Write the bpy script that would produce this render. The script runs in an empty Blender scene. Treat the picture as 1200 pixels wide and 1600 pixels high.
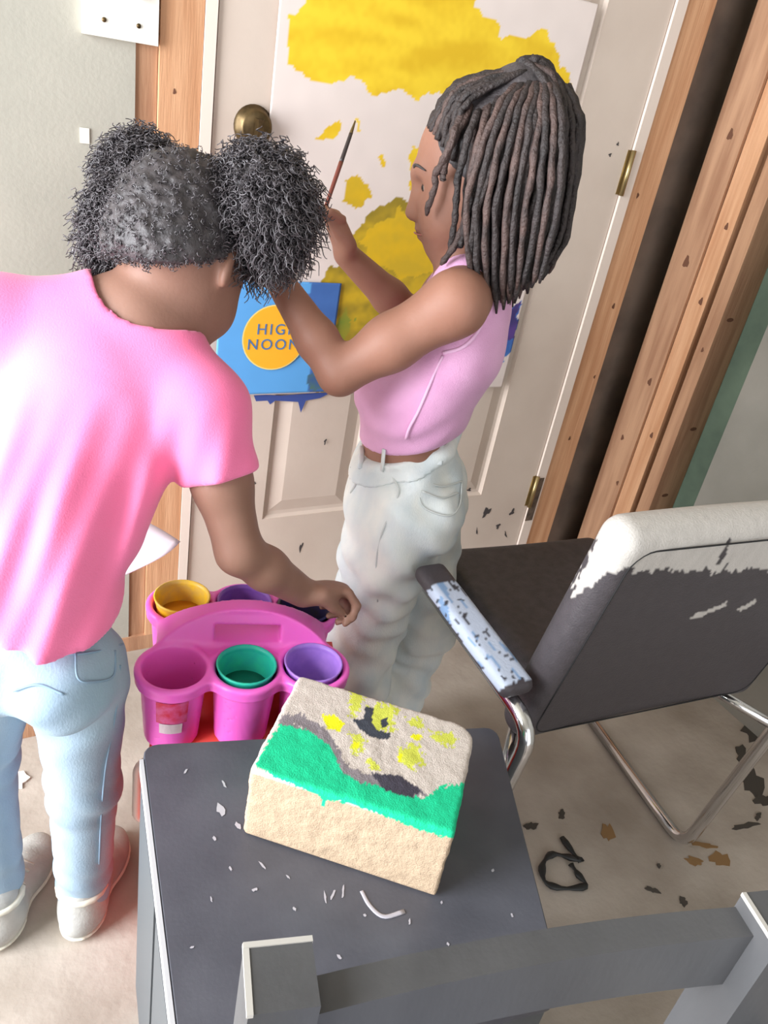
import bpy, bmesh, math, random
import numpy as np
from mathutils import Vector, Matrix, noise as mnoise
R = math.radians
rng = np.random.default_rng(7)
random.seed(7)
SC = bpy.context.scene
COL = SC.collection

# ------------------------------------------------------------------ camera
FPX, CAMH, CAMD = 1250.0, 1.22, 1.403            # focal length in px of a 1200x1600 frame, height, distance to the door wall
_n = np.array([176 - 600, 3000 - 800, FPX]); _n /= np.linalg.norm(_n)
_x = np.array([2900 - 600, 532 - 800, FPX]); _x -= _x.dot(_n) * _n; _x /= np.linalg.norm(_x)
_u = -_n; _y = np.cross(_u, _x)
B = np.array([_x, _y, _u])                       # camera (right, down, forward) -> world
CAM = np.array([0, -CAMD, CAMH])
cd = bpy.data.cameras.new('camera'); cam = bpy.data.objects.new('camera', cd); COL.objects.link(cam)
cd.sensor_fit = 'VERTICAL'; cd.sensor_height = 36; cd.lens = FPX * 36 / 1600; cd.clip_start = .02
_m = Matrix.Identity(4)
for i in range(3):
    _m[i][0] = B[i, 0]; _m[i][1] = -B[i, 1]; _m[i][2] = -B[i, 2]; _m[i][3] = CAM[i]
cam.matrix_world = _m
SC.camera = cam

# ------------------------------------------------------------------ sky, daylight, exposure
w = bpy.data.worlds.new('overcast_sky'); SC.world = w; w.use_nodes = True
w.node_tree.nodes['Background'].inputs[0].default_value = (.93, .96, 1, 1)
w.node_tree.nodes['Background'].inputs[1].default_value = 2.2
def area(name, loc, aim, sx, sy, power, col):
    l = bpy.data.lights.new(name, 'AREA'); l.shape = 'RECTANGLE'; l.size = sx; l.size_y = sy; l.energy = power; l.color = col
    o = bpy.data.objects.new(name, l); COL.objects.link(o); o.location = loc
    o.rotation_euler = (Vector(aim) - Vector(loc)).to_track_quat('-Z', 'Y').to_euler(); return o
area('daylight_side_doorway', (-1.72, -.80, 1.15), (0, -.72, .75), 1.3, 1.9, 155, (.92, .96, 1))
SC.view_settings.view_transform = 'Standard'; SC.view_settings.look = 'None'
SC.view_settings.exposure = 0.0; SC.view_settings.gamma = 1; SC.view_settings.use_curve_mapping = False

# ------------------------------------------------------------------ helpers
def A(*v): return np.array(v, float)
def rayw(px, py): return B @ A((px - 600) / FPX, (py - 800) / FPX, 1)
def P(px, py, d): return CAM + rayw(px, py) * d                        # depth along the optical axis
def gz(px, py, z): r = rayw(px, py); return CAM + r * (z - CAMH) / r[2]
def gy(px, py, y=0.): r = rayw(px, py); return CAM + r * (y + CAMD) / r[1]
def onplane(px, py, o, n, off=0.):
    r = rayw(px, py); return CAM + r * ((np.dot(o - CAM, n) + off) / np.dot(r, n))
def proj(p):
    q = B.T @ (np.asarray(p) - CAM); return 600 + FPX * q[0] / q[2], 800 + FPX * q[1] / q[2]
def nrm(v): v = np.asarray(v, float); return v / np.linalg.norm(v)
def lin(r, g, b):
    f = lambda c: (c / 12.92 if c <= .04045 else ((c + .055) / 1.055) ** 2.4)
    return (f(r / 255), f(g / 255), f(b / 255))

def mat(name, col, rough=.6, metal=0., col2=None, scale=20., stretch=(1, 1, 1), bump=0., bscale=None, spec=.5, detail=6., attr=None, sss=0., trans=0., lo=.35, hi=.65, coat=0., sheen=0.):
    m = bpy.data.materials.new(name); m.use_nodes = True; nt = m.node_tree; n = nt.nodes; b = n['Principled BSDF']
    b.inputs['Roughness'].default_value = rough; b.inputs['Metallic'].default_value = metal
    b.inputs['Specular IOR Level'].default_value = spec
    if sss: b.inputs['Subsurface Weight'].default_value = sss; b.inputs['Subsurface Radius'].default_value = (.01, .004, .002)
    if coat: b.inputs['Coat Weight'].default_value = coat
    if sheen: b.inputs['Sheen Weight'].default_value = sheen
    if trans: b.inputs['Transmission Weight'].default_value = trans
    src = None
    if attr:
        a = n.new('ShaderNodeVertexColor'); a.layer_name = attr; src = a.outputs[0]
    if col2 is not None or bump:
        tc = n.new('ShaderNodeTexCoord'); mp = n.new('ShaderNodeMapping'); mp.inputs['Scale'].default_value = stretch
        nt.links.new(tc.outputs['Object'], mp.inputs[0])
    if col2 is not None:
        nz = n.new('ShaderNodeTexNoise'); nz.inputs['Scale'].default_value = scale; nz.inputs['Detail'].default_value = detail
        nt.links.new(mp.outputs[0], nz.inputs[0])
        rp = n.new('ShaderNodeMapRange'); rp.inputs[1].default_value = lo; rp.inputs[2].default_value = hi
        nt.links.new(nz.outputs[0], rp.inputs[0])
        mx = n.new('ShaderNodeMix'); mx.data_type = 'RGBA'
        nt.links.new(rp.outputs[0], mx.inputs[0])
        if src: nt.links.new(src, mx.inputs[6])
        else: mx.inputs[6].default_value = (*col, 1)
        mx.inputs[7].default_value = (*col2, 1)
        if attr:
            mx.blend_type = 'MULTIPLY'
        src = mx.outputs[2]
    if src: nt.links.new(src, b.inputs['Base Color'])
    else: b.inputs['Base Color'].default_value = (*col, 1)
    if bump:
        nb = n.new('ShaderNodeTexNoise'); nb.inputs['Scale'].default_value = bscale or scale * 3; nb.inputs['Detail'].default_value = 5
        nt.links.new(mp.outputs[0], nb.inputs[0])
        bp = n.new('ShaderNodeBump'); bp.inputs['Strength'].default_value = min(1, bump); bp.inputs['Distance'].default_value = .004
        nt.links.new(nb.outputs[0], bp.inputs['Height']); nt.links.new(bp.outputs[0], b.inputs['Normal'])
    return m

def link(o, parent=None):
    COL.objects.link(o)
    if parent is not None: o.parent = parent
    return o
def tag(o, label=None, cat=None, group=None, kind=None):
    if label: o['label'] = label
    if cat: o['category'] = cat
    if group: o['group'] = group
    if kind: o['kind'] = kind
    return o
def empty(name, label, cat, loc, group=None):
    o = bpy.data.objects.new(name, None); COL.objects.link(o); o.location = tuple(loc); o.empty_display_size = .05
    return tag(o, label, cat, group)
def meshobj(name, verts, faces, m, parent=None, smooth=True, cols=None):
    """verts in world space; the parent (an unrotated Empty or a mesh at the origin) is accounted for"""
    off = A(0, 0, 0)
    p = parent
    while p is not None: off = off + A(*p.location); p = p.parent
    me = bpy.data.meshes.new(name)
    V = np.asarray(verts, float) - off
    if isinstance(faces, np.ndarray) and faces.ndim == 2:
        nv, nf, k = len(V), len(faces), faces.shape[1]
        me.vertices.add(nv); me.vertices.foreach_set('co', V.ravel())
        me.loops.add(nf * k); me.loops.foreach_set('vertex_index', faces.ravel().astype(np.int32))
        me.polygons.add(nf); me.polygons.foreach_set('loop_start', np.arange(0, nf * k, k, dtype=np.int32))
        me.update(calc_edges=True); me.validate()
    else:
        me.from_pydata([tuple(v) for v in V], [], [tuple(int(i) for i in f) for f in faces])
    if cols is not None:
        ca = me.color_attributes.new('Col', 'FLOAT_COLOR', 'POINT')
        c4 = np.ones((len(V), 4)); c4[:, :3] = cols; ca.data.foreach_set('color', c4.ravel())
    me.polygons.foreach_set('use_smooth', [bool(smooth)] * len(me.polygons))
    me.materials.append(m)
    return link(bpy.data.objects.new(name, me), parent)
def bmobj(name, bm, m, parent=None, smooth=False, bevel=0., seg=2):
    if bevel:
        bmesh.ops.bevel(bm, geom=[e for e in bm.edges if e.is_manifold and e.calc_face_angle(0) > .5], offset=bevel, segments=seg, profile=.5, affect='EDGES', clamp_overlap=True)
    bmesh.ops.recalc_face_normals(bm, faces=bm.faces[:])
    off = Vector((0, 0, 0)); p = parent
    while p is not None: off += Vector(p.location); p = p.parent
    bmesh.ops.translate(bm, verts=bm.verts[:], vec=-off)
    me = bpy.data.meshes.new(name); bm.to_mesh(me); bm.free()
    me.polygons.foreach_set('use_smooth', [bool(smooth)] * len(me.polygons))
    me.materials.append(m)
    return link(bpy.data.objects.new(name, me), parent)
def hexa(bm, p8):
    """8 points: bottom ring 0-3, top ring 4-7"""
    v = [bm.verts.new(tuple(p)) for p in p8]
    for f in ((3, 2, 1, 0), (4, 5, 6, 7), (0, 1, 5, 4), (1, 2, 6, 5), (2, 3, 7, 6), (3, 0, 4, 7)): bm.faces.new([v[i] for i in f])
def bx(bm, x0, x1, y0, y1, z0, z1):
    hexa(bm, [(x0, y0, z0), (x1, y0, z0), (x1, y1, z0), (x0, y1, z0), (x0, y0, z1), (x1, y0, z1), (x1, y1, z1), (x0, y1, z1)])
def obx(bm, c, ux, uy, uz, hx, hy, hz):
    c, ux, uy, uz = map(np.asarray, (c, ux, uy, uz))
    hexa(bm, [c + sx * hx * ux + sy * hy * uy + sz * hz * uz for sz in (-1, 1) for sx, sy in ((-1, -1), (1, -1), (1, 1), (-1, 1))])
def box(name, x0, x1, y0, y1, z0, z1, m, parent=None, bevel=0.):
    bm = bmesh.new(); bx(bm, x0, x1, y0, y1, z0, z1); return bmobj(name, bm, m, parent, bevel=bevel)
def frames(pts):
    pts = np.asarray(pts, float); T = np.gradient(pts, axis=0); T /= np.linalg.norm(T, axis=1)[:, None] + 1e-12
    up = A(0, 0, 1) if abs(T[0][2]) < .9 else A(1, 0, 0)
    N = [nrm(np.cross(up, T[0]))]
    for i in range(1, len(pts)):
        v = N[-1] - T[i] * np.dot(N[-1], T[i]); N.append(nrm(v))
    N = np.array(N); return pts, T, N, np.cross(T, N)
def tube(pts, rad, sides=8, cap=True, flat=1.):
    pts, T, N, Bn = frames(pts); n = len(pts); rad = np.broadcast_to(np.asarray(rad, float), (n,))
    a = np.arange(sides) * 2 * math.pi / sides
    V = pts[:, None] + rad[:, None, None] * (np.cos(a)[None, :, None] * N[:, None] + flat * np.sin(a)[None, :, None] * Bn[:, None])
    F = [(i * sides + j, i * sides + (j + 1) % sides, (i + 1) * sides + (j + 1) % sides, (i + 1) * sides + j) for i in range(n - 1) for j in range(sides)]
    if cap: F += [tuple(range(sides))[::-1], tuple((n - 1) * sides + j for j in range(sides))]
    return V.reshape(-1, 3), F
def smoothpath(pts, n=24):
    pts = np.asarray(pts, float); m = len(pts); out = []
    Q = np.vstack([2 * pts[0] - pts[1], pts, 2 * pts[-1] - pts[-2]])
    for t in np.linspace(0, m - 1 - 1e-6, n):
        i = int(t); u = t - i; p0, p1, p2, p3 = Q[i:i + 4]
        out.append(.5 * (2 * p1 + (p2 - p0) * u + (2 * p0 - 5 * p1 + 4 * p2 - p3) * u * u + (3 * p1 - p0 - 3 * p2 + p3) * u ** 3))
    return np.array(out)
def fillet(pts, r, n=6):
    pts = [np.asarray(p, float) for p in pts]; out = [pts[0]]
    for i in range(1, len(pts) - 1):
        a, b, c = pts[i - 1], pts[i], pts[i + 1]
        rr = min(r, .48 * np.linalg.norm(a - b), .48 * np.linalg.norm(c - b))
        p, q = b + nrm(a - b) * rr, b + nrm(c - b) * rr
        for t in np.linspace(0, 1, n): out.append((1 - t) ** 2 * p + 2 * t * (1 - t) * b + t * t * q)
    out.append(pts[-1]); return np.array(out)
def lathe(profile, c, n=32, ax=A(0, 0, 1), ux=A(1, 0, 0)):
    ax = nrm(ax); ux = nrm(ux - ax * np.dot(ux, ax)); uy = np.cross(ax, ux); V = []; F = []
    for r, z in profile:
        for j in range(n):
            a = 2 * math.pi * j / n; V.append(np.asarray(c) + r * (math.cos(a) * ux + math.sin(a) * uy) + z * ax)
    for i in range(len(profile) - 1):
        for j in range(n): F.append((i * n + j, i * n + (j + 1) % n, (i + 1) * n + (j + 1) % n, (i + 1) * n + j))
    return V, F
def inpoly(X, Y, poly):
    ins = np.zeros(X.shape, bool); j = len(poly) - 1
    for i in range(len(poly)):
        xi, yi = poly[i]; xj, yj = poly[j]
        c = ((yi > Y) != (yj > Y)) & (X < (xj - xi) * (Y - yi) / (yj - yi + 1e-12) + xi)
        ins ^= c; j = i
    return ins
def vnoise(X, Y, s, seed=0):
    return np.array([mnoise.noise((x * s + seed * 17.3, y * s - seed * 5.1, seed * 3.7)) for x, y in zip(X.ravel(), Y.ravel())]).reshape(X.shape)
def projarr(Pn):
    q = (np.asarray(Pn) - CAM) @ B; return 600 + FPX * q[..., 0] / q[..., 2], 800 + FPX * q[..., 1] / q[..., 2]

# ---- implicit surfaces: soft unions of tapered limbs and ellipsoids, meshed as one continuous skin
class Field:
    def __init__(s, lo, hi, h):
        s.h = h; s.lo = np.asarray(lo, float); n = np.ceil((np.asarray(hi) - s.lo) / h).astype(int) + 1
        s.n = n; s.ax = [s.lo[i] + h * np.arange(n[i]) for i in range(3)]
    def new(s): return np.full(tuple(s.n), .08, np.float32)
    def sl(s, lo, hi):
        a = np.clip(np.floor((np.asarray(lo) - s.lo) / s.h).astype(int), 0, s.n); b = np.clip(np.ceil((np.asarray(hi) - s.lo) / s.h).astype(int) + 1, 0, s.n)
        return tuple(slice(i, j) for i, j in zip(a, b))
    def grid(s, sl):
        return np.meshgrid(*[s.ax[i][sl[i]] for i in range(3)], indexing='ij', sparse=True)
    def full(s): return np.meshgrid(*s.ax, indexing='ij', sparse=True)
def cone_d(G, a, b, ra, rb, ax=None, sc=1.):
    X, Y, Z = G; ab = b - a; L2 = max(ab.dot(ab), 1e-12)
    dx, dy, dz = X - a[0], Y - a[1], Z - a[2]
    t = np.clip((dx * ab[0] + dy * ab[1] + dz * ab[2]) / L2, 0, 1)
    dx = dx - t * ab[0]; dy = dy - t * ab[1]; dz = dz - t * ab[2]
    if ax is not None:
        c = (dx * ax[0] + dy * ax[1] + dz * ax[2]) * (1 / sc - 1)
        dx = dx + c * ax[0]; dy = dy + c * ax[1]; dz = dz + c * ax[2]
    return np.sqrt(dx * dx + dy * dy + dz * dz) - (ra + (rb - ra) * t)
def ell_d(G, c, rad, M):
    X, Y, Z = G; dx, dy, dz = X - c[0], Y - c[1], Z - c[2]; q = 0; g = 0
    for i in range(3):
        u = (dx * M[i][0] + dy * M[i][1] + dz * M[i][2]) / rad[i]; q = q + u * u; g = g + (u / rad[i]) ** 2
    k0 = np.sqrt(q); return k0 * (k0 - 1) / (np.sqrt(g) + 1e-9)
def smin(f, d, k):
    h = np.clip(.5 + .5 * (f - d) / k, 0, 1); return f + (d - f) * h - k * h * (1 - h)
def smax(f, d, k): return -smin(-f, -d, k)
def addc(F, f, a, b, ra, rb, k=.02, ax=None, sc=1.):
    a, b = np.asarray(a, float), np.asarray(b, float); m = max(ra, rb) * max(1, sc) + k + .02
    s = F.sl(np.minimum(a, b) - m, np.maximum(a, b) + m); G = F.grid(s)
    f[s] = smin(f[s], cone_d(G, a, b, ra, rb, ax, sc), k)
def adde(F, f, c, rad, M=np.eye(3), k=.02):
    c = np.asarray(c, float); m = max(rad) + k + .02; s = F.sl(c - m, c + m)
    f[s] = smin(f[s], ell_d(F.grid(s), c, rad, np.asarray(M)), k)
def sube(F, f, c, rad, M=np.eye(3), k=.01):
    c = np.asarray(c, float); m = max(rad) + k + .02; s = F.sl(c - m, c + m)
    f[s] = smax(f[s], -ell_d(F.grid(s), c, rad, np.asarray(M)), k)
def subc(F, f, a, b, ra, rb, k=.01):
    a, b = np.asarray(a, float), np.asarray(b, float); m = max(ra, rb) + k + .02
    s = F.sl(np.minimum(a, b) - m, np.maximum(a, b) + m)
    f[s] = smax(f[s], -cone_d(F.grid(s), a, b, ra, rb), k)
def half(F, f, o, n, k=.006):
    """keep the side the normal points away from"""
    X, Y, Z = F.full(); n = nrm(n); return smax(f, ((X - o[0]) * n[0] + (Y - o[1]) * n[1] + (Z - o[2]) * n[2]).astype(np.float32), k)
def surfnet(F, f, smooth=2):
    s = f < 0; h = F.h; c8 = [(i, j, k) for i in (0, 1) for j in (0, 1) for k in (0, 1)]
    n = np.array(f.shape) - 1; sub = lambda a, o: a[o[0]:o[0] + n[0], o[1]:o[1] + n[1], o[2]:o[2] + n[2]]
    cnt = sum(sub(s, o).astype(np.int8) for o in c8); mix = (cnt > 0) & (cnt < 8)
    idx = np.full(mix.shape, -1, np.int64); cells = np.argwhere(mix); idx[mix] = np.arange(len(cells))
    acc = np.zeros((len(cells), 3)); num = np.zeros(len(cells))
    val = {o: f[cells[:, 0] + o[0], cells[:, 1] + o[1], cells[:, 2] + o[2]].astype(float) for o in c8}
    for o in c8:
        for ax in range(3):
            if o[ax]: continue
            q = list(o); q[ax] = 1; q = tuple(q); a, b = val[o], val[q]; m = (a < 0) != (b < 0)
            t = a[m] / (a[m] - b[m]); p = np.tile(np.array(o, float), (m.sum(), 1)); p[:, ax] += t; acc[m] += p; num[m] += 1
    V = F.lo + h * (cells + acc / num[:, None]); quads = []
    for ax in range(3):
        sl0 = [slice(None)] * 3; sl1 = [slice(None)] * 3; sl0[ax] = slice(0, -1); sl1[ax] = slice(1, None)
        a, b = s[tuple(sl0)], s[tuple(sl1)]; e = np.argwhere(a != b); u, v = (ax + 1) % 3, (ax + 2) % 3
        e = e[(e[:, u] > 0) & (e[:, v] > 0) & (e[:, u] < n[u]) & (e[:, v] < n[v])]
        if not len(e): continue
        ins = a[e[:, 0], e[:, 1], e[:, 2]]
        def cell(du, dv): q = e.copy(); q[:, u] -= du; q[:, v] -= dv; return idx[q[:, 0], q[:, 1], q[:, 2]]
        Q = np.stack([cell(1, 1), cell(0, 1), cell(0, 0), cell(1, 0)], 1); Q[~ins] = Q[~ins][:, ::-1]; quads.append(Q)
    Q = np.vstack(quads)
    for _ in range(smooth):
        S = np.zeros_like(V); c = np.zeros(len(V))
        for i in range(4):
            j = (i + 1) % 4; np.add.at(S, Q[:, i], V[Q[:, j]]); np.add.at(S, Q[:, j], V[Q[:, i]]); np.add.at(c, Q[:, i], 1); np.add.at(c, Q[:, j], 1)
        V = .5 * V + .5 * S / np.maximum(c, 1)[:, None]
    return V, Q
def sdfobj(name, F, f, m, parent, smooth=2, colfn=None):
    V, Q = surfnet(F, f, smooth); return meshobj(name, V, Q, m, parent, True, None if colfn is None else colfn(V))

# ------------------------------------------------------------------ materials
M = {}
M['drywall'] = mat('drywall', lin(176, 172, 160), .9, col2=lin(160, 157, 146), scale=3, bump=.1, bscale=120)
M['drywall_r'] = mat('grey_board', lin(150, 146, 138), .9, col2=lin(132, 130, 122), scale=4, bump=.1, bscale=120)
M['green'] = mat('green_sheathing', lin(104, 122, 104), .9, col2=lin(84, 100, 86), scale=8)
M['dark'] = mat('tar_paper', lin(140, 120, 106), .9, col2=lin(112, 96, 86), scale=9)
M['wood'] = mat('pine_lumber', lin(212, 164, 126), .7, col2=lin(190, 138, 100), scale=6, stretch=(9, 9, .55), bump=.2, bscale=30)
M['wood2'] = mat('pine_lumber_brown', lin(186, 144, 112), .75, col2=lin(156, 114, 86), scale=5, stretch=(8, 8, .7), bump=.2, bscale=30)
M['knot'] = mat('pine_knot', lin(104, 66, 46), .75)
M['doorpaint'] = mat('door_paint', lin(212, 196, 183), .5, col2=lin(203, 186, 173), scale=5, bump=.05, bscale=90)
M['jamb'] = mat('jamb_paint', lin(228, 212, 200), .55)
M['brass'] = mat('antique_brass', lin(120, 100, 70), .4, .9, col2=lin(80, 66, 46), scale=40)
M['hinge'] = mat('hinge_brass', lin(176, 156, 112), .35, .9)
M['plate'] = mat('white_plastic', lin(228, 224, 214), .4)
M['concrete'] = mat('concrete', lin(188, 177, 166), .85, col2=lin(150, 138, 126), scale=5, bump=.3, bscale=60, detail=10, lo=.3, hi=.7)
M['vcol'] = mat('painted_paper', (1, 1, 1), .6, attr='Col')
M['blackmark'] = mat('black_paint', lin(34, 34, 34), .5)

# ------------------------------------------------------------------ room shell
XR, ZC, XL, YF = 1.60, 2.45, -1.6, -3.6
def st(o): o['kind'] = 'structure'; return o
FLOOR = st(box('floor', XL - .1, XR + .25, YF, .14, -.1, 0, M['concrete']))
st(box('ceiling', XL - .1, XR + .25, YF, .14, ZC, ZC + .08, M['drywall']))
st(box('wall_back_drywall', XL, .316, .0, .02, 0, ZC, M['drywall']))
# tar paper behind the open framing
st(box('wall_back', XL, XR + .25, .092, .13, 0, ZC, M['dark']))
st(box('wall_right', XR + .09, XR + .12, YF, .092, 0, ZC, M['green']))
st(box('wall_right_board', XR, XR + .015, YF, -.303, 0, ZC, M['drywall_r']))
# left wall with a doorway to daylight
bm = bmesh.new()
bx(bm, XL - .1, XL, -.12, 0, 0, ZC); bx(bm, XL - .1, XL, YF, -1.48, 0, ZC); bx(bm, XL - .1, XL, -1.48, -.12, 2.15, ZC)
st(bmobj('wall_left', bm, M['drywall']))
# framing: each stud is a board of its own
def knots(parent, face, spots):
    for (u, z, r) in spots:
        V, F = [], []
        n = 10
        for j in range(n):
            a = 2 * math.pi * j / n; rr = r * (1 + .25 * math.sin(3 * a + u * 90))
            if face[0] == 'y': V.append((u + rr * .6 * math.cos(a), face[1] - .0006, z + rr * math.sin(a)))
            else: V.append((face[1] - .0006, u + rr * .6 * math.cos(a), z + rr * math.sin(a)))
        meshobj('knot', V, [tuple(range(n)) if face[0] == 'y' else tuple(range(n))[::-1]], M['knot'], parent, False)
def stud(name, x0, x1, y0, y1, m, z0=.038, z1=ZC - .04): return st(box(name, x0, x1, y0, y1, z0, z1, m, bevel=.0025))
s = stud('trim_1', .316, .350, .004, .090, M['wood2']); 
s = stud('trim_2', .351, .417, -.004, .090, M['wood']); knots(s, ('y', -.004), [(.40, .98, .006), (.375, 1.12, .004)])
s = stud('trim_3', 1.386, 1.465, -.002, .088, M['wood']); knots(s, ('y', -.002), [(1.44, .80, .007), (1.41, 1.05, .006), (1.43, .45, .006), (1.45, .62, .005)])
s = stud('trim_4', XR + .002, XR + .040, -.068, .018, M['wood2']); knots(s, ('x', XR + .002), [(-.03, .92, .014), (-.045, .62, .010), (-.02, .45, .008), (-.03, 1.2, .012), (-.055, .33, .007)])
s = stud('trim_5', XR + .010, XR + .088, -.095, -.0695, M['wood'])
s = stud('trim_6', XR, XR + .089, -.128, -.0965, M['wood']); knots(s, ('x', XR), [(-.112, .85, .009), (-.11, .50, .008), (-.108, 1.02, .008)])
s = stud('trim_7', XR, XR + .089, -.184, -.146, M['wood2']); knots(s, ('x', XR), [(-.165, .75, .006)])
for u, z in ((.03, .83), (.05, .55), (.04, .36)):
    V = [(XR + u + .012 * math.cos(a), -.1848, z + .005 * math.sin(a)) for a in np.arange(10) * .6283]
    meshobj('knot', V, [tuple(range(10))], M['knot'], s, False)
st(box('trim_8', .20, .417, -.004, .09, 0, .038, M['wood2'], bevel=.002))
st(box('trim_9', 1.386, XR + .09, -.0, .09, 0, .037, M['wood2'], bevel=.002))
st(box('trim_10', XR + .0005, XR + .089, -.303, -.001, 0, .0375, M['wood2'], bevel=.002))
# door jambs
st(box('trim_11', .418, .437, -.006, .09, 0, 2.08, M['jamb'], bevel=.002))
st(box('trim_12', 1.357, 1.3855, -.006, .09, 0, 2.08, M['jamb'], bevel=.002))
st(box('trim_13', .438, 1.356, -.006, .09, 2.055, 2.08, M['jamb'], bevel=.002))
box('wear_mark', 1.3565, 1.380, -.0072, -.0055, .21, .34, mat('scuffed_paint', lin(110, 92, 78), .8, col2=lin(70, 58, 50), scale=60), bpy.data.objects['trim_12'])

# ---- six panel door
DX0, DX1 = .4405, 1.3545
def door():
    bm = bmesh.new(); d = .010
    bx(bm, DX0, DX1, d, .044, .012, 2.05)
    body = bmobj('door_1', bm, M['doorpaint']); st(body)
    xs = [DX0, .600, .815, .975, 1.190, DX1]; zs = [.012, .305, .84, 1.0, 1.66, 1.76, 1.93, 2.05]
    for i in (0, 2, 4): box('stile', xs[i], xs[i + 1], 0, d + .001, zs[0], zs[-1], M['doorpaint'], body, .0015)
    for i in (1, 3):
        for k in (0, 2, 4, 6): box('rail', xs[i], xs[i + 1], 0, d + .001, zs[k], zs[k + 1], M['doorpaint'], body)
        for k in (1, 3, 5):
            a, b, c, e = xs[i], xs[i + 1], zs[k], zs[k + 1]; bm = bmesh.new(); g = .014; q = .042
            ring = lambda o, y: [(a + o, y, c + o), (b - o, y, c + o), (b - o, y, e - o), (a + o, y, e - o)]
            hexa(bm, [*ring(0, d + .0005), *ring(0, d)])
            v = [[bm.verts.new(p) for p in ring(o, y)] for o, y in ((.0, .002), (.006, .0075), (g, .0085), (q, .0025))]
            for r0, r1 in zip(v, v[1:]):
                for j in range(4): bm.faces.new((r0[j], r0[(j + 1) % 4], r1[(j + 1) % 4], r1[j]))
            bm.faces.new(v[-1]); bmobj('panel', bm, M['doorpaint'], body)
    # deadbolt with round rose and thumb turn
    c = A(.509, 0, 1.085)
    V, F = lathe([(.0, -.020), (.022, -.020), (.026, -.018), (.031, -.006), (.034, -.004), (.034, .0), (0, 0)], c, 28, A(0, 1, 0)); k = meshobj('deadbolt', V, F, M['brass'], body)
    bm = bmesh.new(); obx(bm, c + A(0, -.028, 0), A(1, 0, 0), A(0, 1, 0), A(0, 0, 1), .005, .010, .015); bmobj('thumb_turn', bm, M['brass'], k, bevel=.003)
    c = A(.509, 0, .945)
    V, F = lathe([(0, -.062), (.016, -.061), (.026, -.052), (.028, -.042), (.022, -.030), (.012, -.024), (.011, -.010), (.030, -.006), (.033, 0), (0, 0)], c, 28, A(0, 1, 0)); meshobj('door_knob', V, F, M['brass'], body)
    for z in (1.092, .30, 1.84):
        bm = bmesh.new(); bx(bm, 1.3455, 1.3548, -.001, .01, z - .045, z + .045); hg = bmobj('hinge', bm, M['hinge'], body)
        V, F = tube([(1.3555, -.008, z - .046), (1.3555, -.008, z + .046)], .0055, 10); meshobj('hinge_pin', V, F, M['hinge'], hg)
    # drips and scuffs of old paint on the door face
    sc = mat('scuff', lin(72, 66, 66), .7)
    for (px, py, a, b, t) in ((455, 905, 1.5, 12, .1), (470, 855, 3, 10, .2), (760, 800, 9, 12, .5), (778, 822, 5, 7, .3), (733, 765, 5, 4, 0), (800, 800, 5, 9, .4), (508, 690, 2, 6, .1), (745, 830, 2, 9, -.3), (790, 835, 2, 10, -.5), (398, 755, 2, 3, 0), (965, 225, 2.5, 3, 0), (953, 242, 3, 3, .3)):
        p = gy(px, py); V = []
        for j in range(12):
            g = 2 * math.pi * j / 12; r = 1 + .35 * math.sin(3 * g + px) + .2 * math.sin(5 * g + py)
            u, v = a * r * math.cos(g) * .0012, b * r * math.sin(g) * .0012
            V.append((p[0] + u * math.cos(t) + v * math.sin(t), -.0006, p[2] - u * math.sin(t) + v * math.cos(t)))
        meshobj('paint_scuff', V, [tuple(range(12))], sc, body, False)
    return body
DOOR = door()

# switch plate and tag on the left wall
e = box('switch_plate', .239, .346, -.013, .0, 1.178, 1.31, M['plate'], None, .004)
tag(e, 'white double wall plate screwed above bare stud left of door', 'wall plate')
for x in (.268, .317):
    V, F = lathe([(0, -.0145), (.003, -.0145), (.0035, -.0128), (0, -.0128)], A(x, 0, 1.20), 12, A(0, 1, 0)); meshobj('screw', V, F, M['brass'], e)
    box('switch_toggle', x - .005, x + .005, -.022, -.012, 1.235, 1.258, M['plate'], e, .002)
e = box('paper_tag', .234, .2475, -.0022, -.0003, 1.030, 1.052, M['plate']); tag(e, 'tiny white paper tag stuck on bare grey drywall', 'tag')

# ------------------------------------------------------------------ painted paper and blue sign on the door
def paintsheet(name, x0, x1, zb, zt, y, layers, base, label, cat, step=.0035, curl=.004):
    nx, nz = int((x1 - x0) / step) + 1, int((zt - zb) / step) + 1
    X, Z = np.meshgrid(np.linspace(x0, x1, nx), np.linspace(zb, zt, nz), indexing='ij')
    Yv = y - curl * (.5 + .5 * np.sin(X * 9 + 1.3) * np.sin(Z * 7 + .4))
    Pn = np.stack([X, Yv, Z], -1); px, py = projarr(Pn)
    n1 = vnoise(X, Z, 30, 1); n2 = vnoise(X, Z, 95, 2); n3 = vnoise(X * 1.0, Z * .25, 60, 3); n4 = vnoise(X * .3, Z, 45, 5)
    cx, cy = px + 9 * n1 + 7 * n2 * 1.0, py + 9 * n1[::-1, ::-1] + 7 * n3
    C = np.ones((*X.shape, 3)) * np.array(base); C *= (1 + .04 * n1)[..., None]
    for poly, ca, cb in layers:
        m = inpoly(cx, cy, poly); t = np.clip(.5 + .9 * n4 + .35 * n2, 0, 1)[..., None]
        C = np.where(m[..., None], np.array(ca) * (1 - t) + np.array(cb) * t, C)
    I = np.arange(nx * nz).reshape(nx, nz)
    Q = np.stack([I[:-1, :-1], I[1:, :-1], I[1:, 1:], I[:-1, 1:]], -1).reshape(-1, 4)
    o = meshobj(name, Pn.reshape(-1, 3), Q, M['vcol'], None, True, C.reshape(-1, 3))
    md = o.modifiers.new('thickness', 'SOLIDIFY'); md.thickness = .0006; md.offset = 1
    return tag(o, label, cat)
YEL, YEL2, OLV, OLV2 = lin(240, 204, 44), lin(222, 180, 24), lin(206, 170, 34), lin(150, 128, 34)
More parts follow.
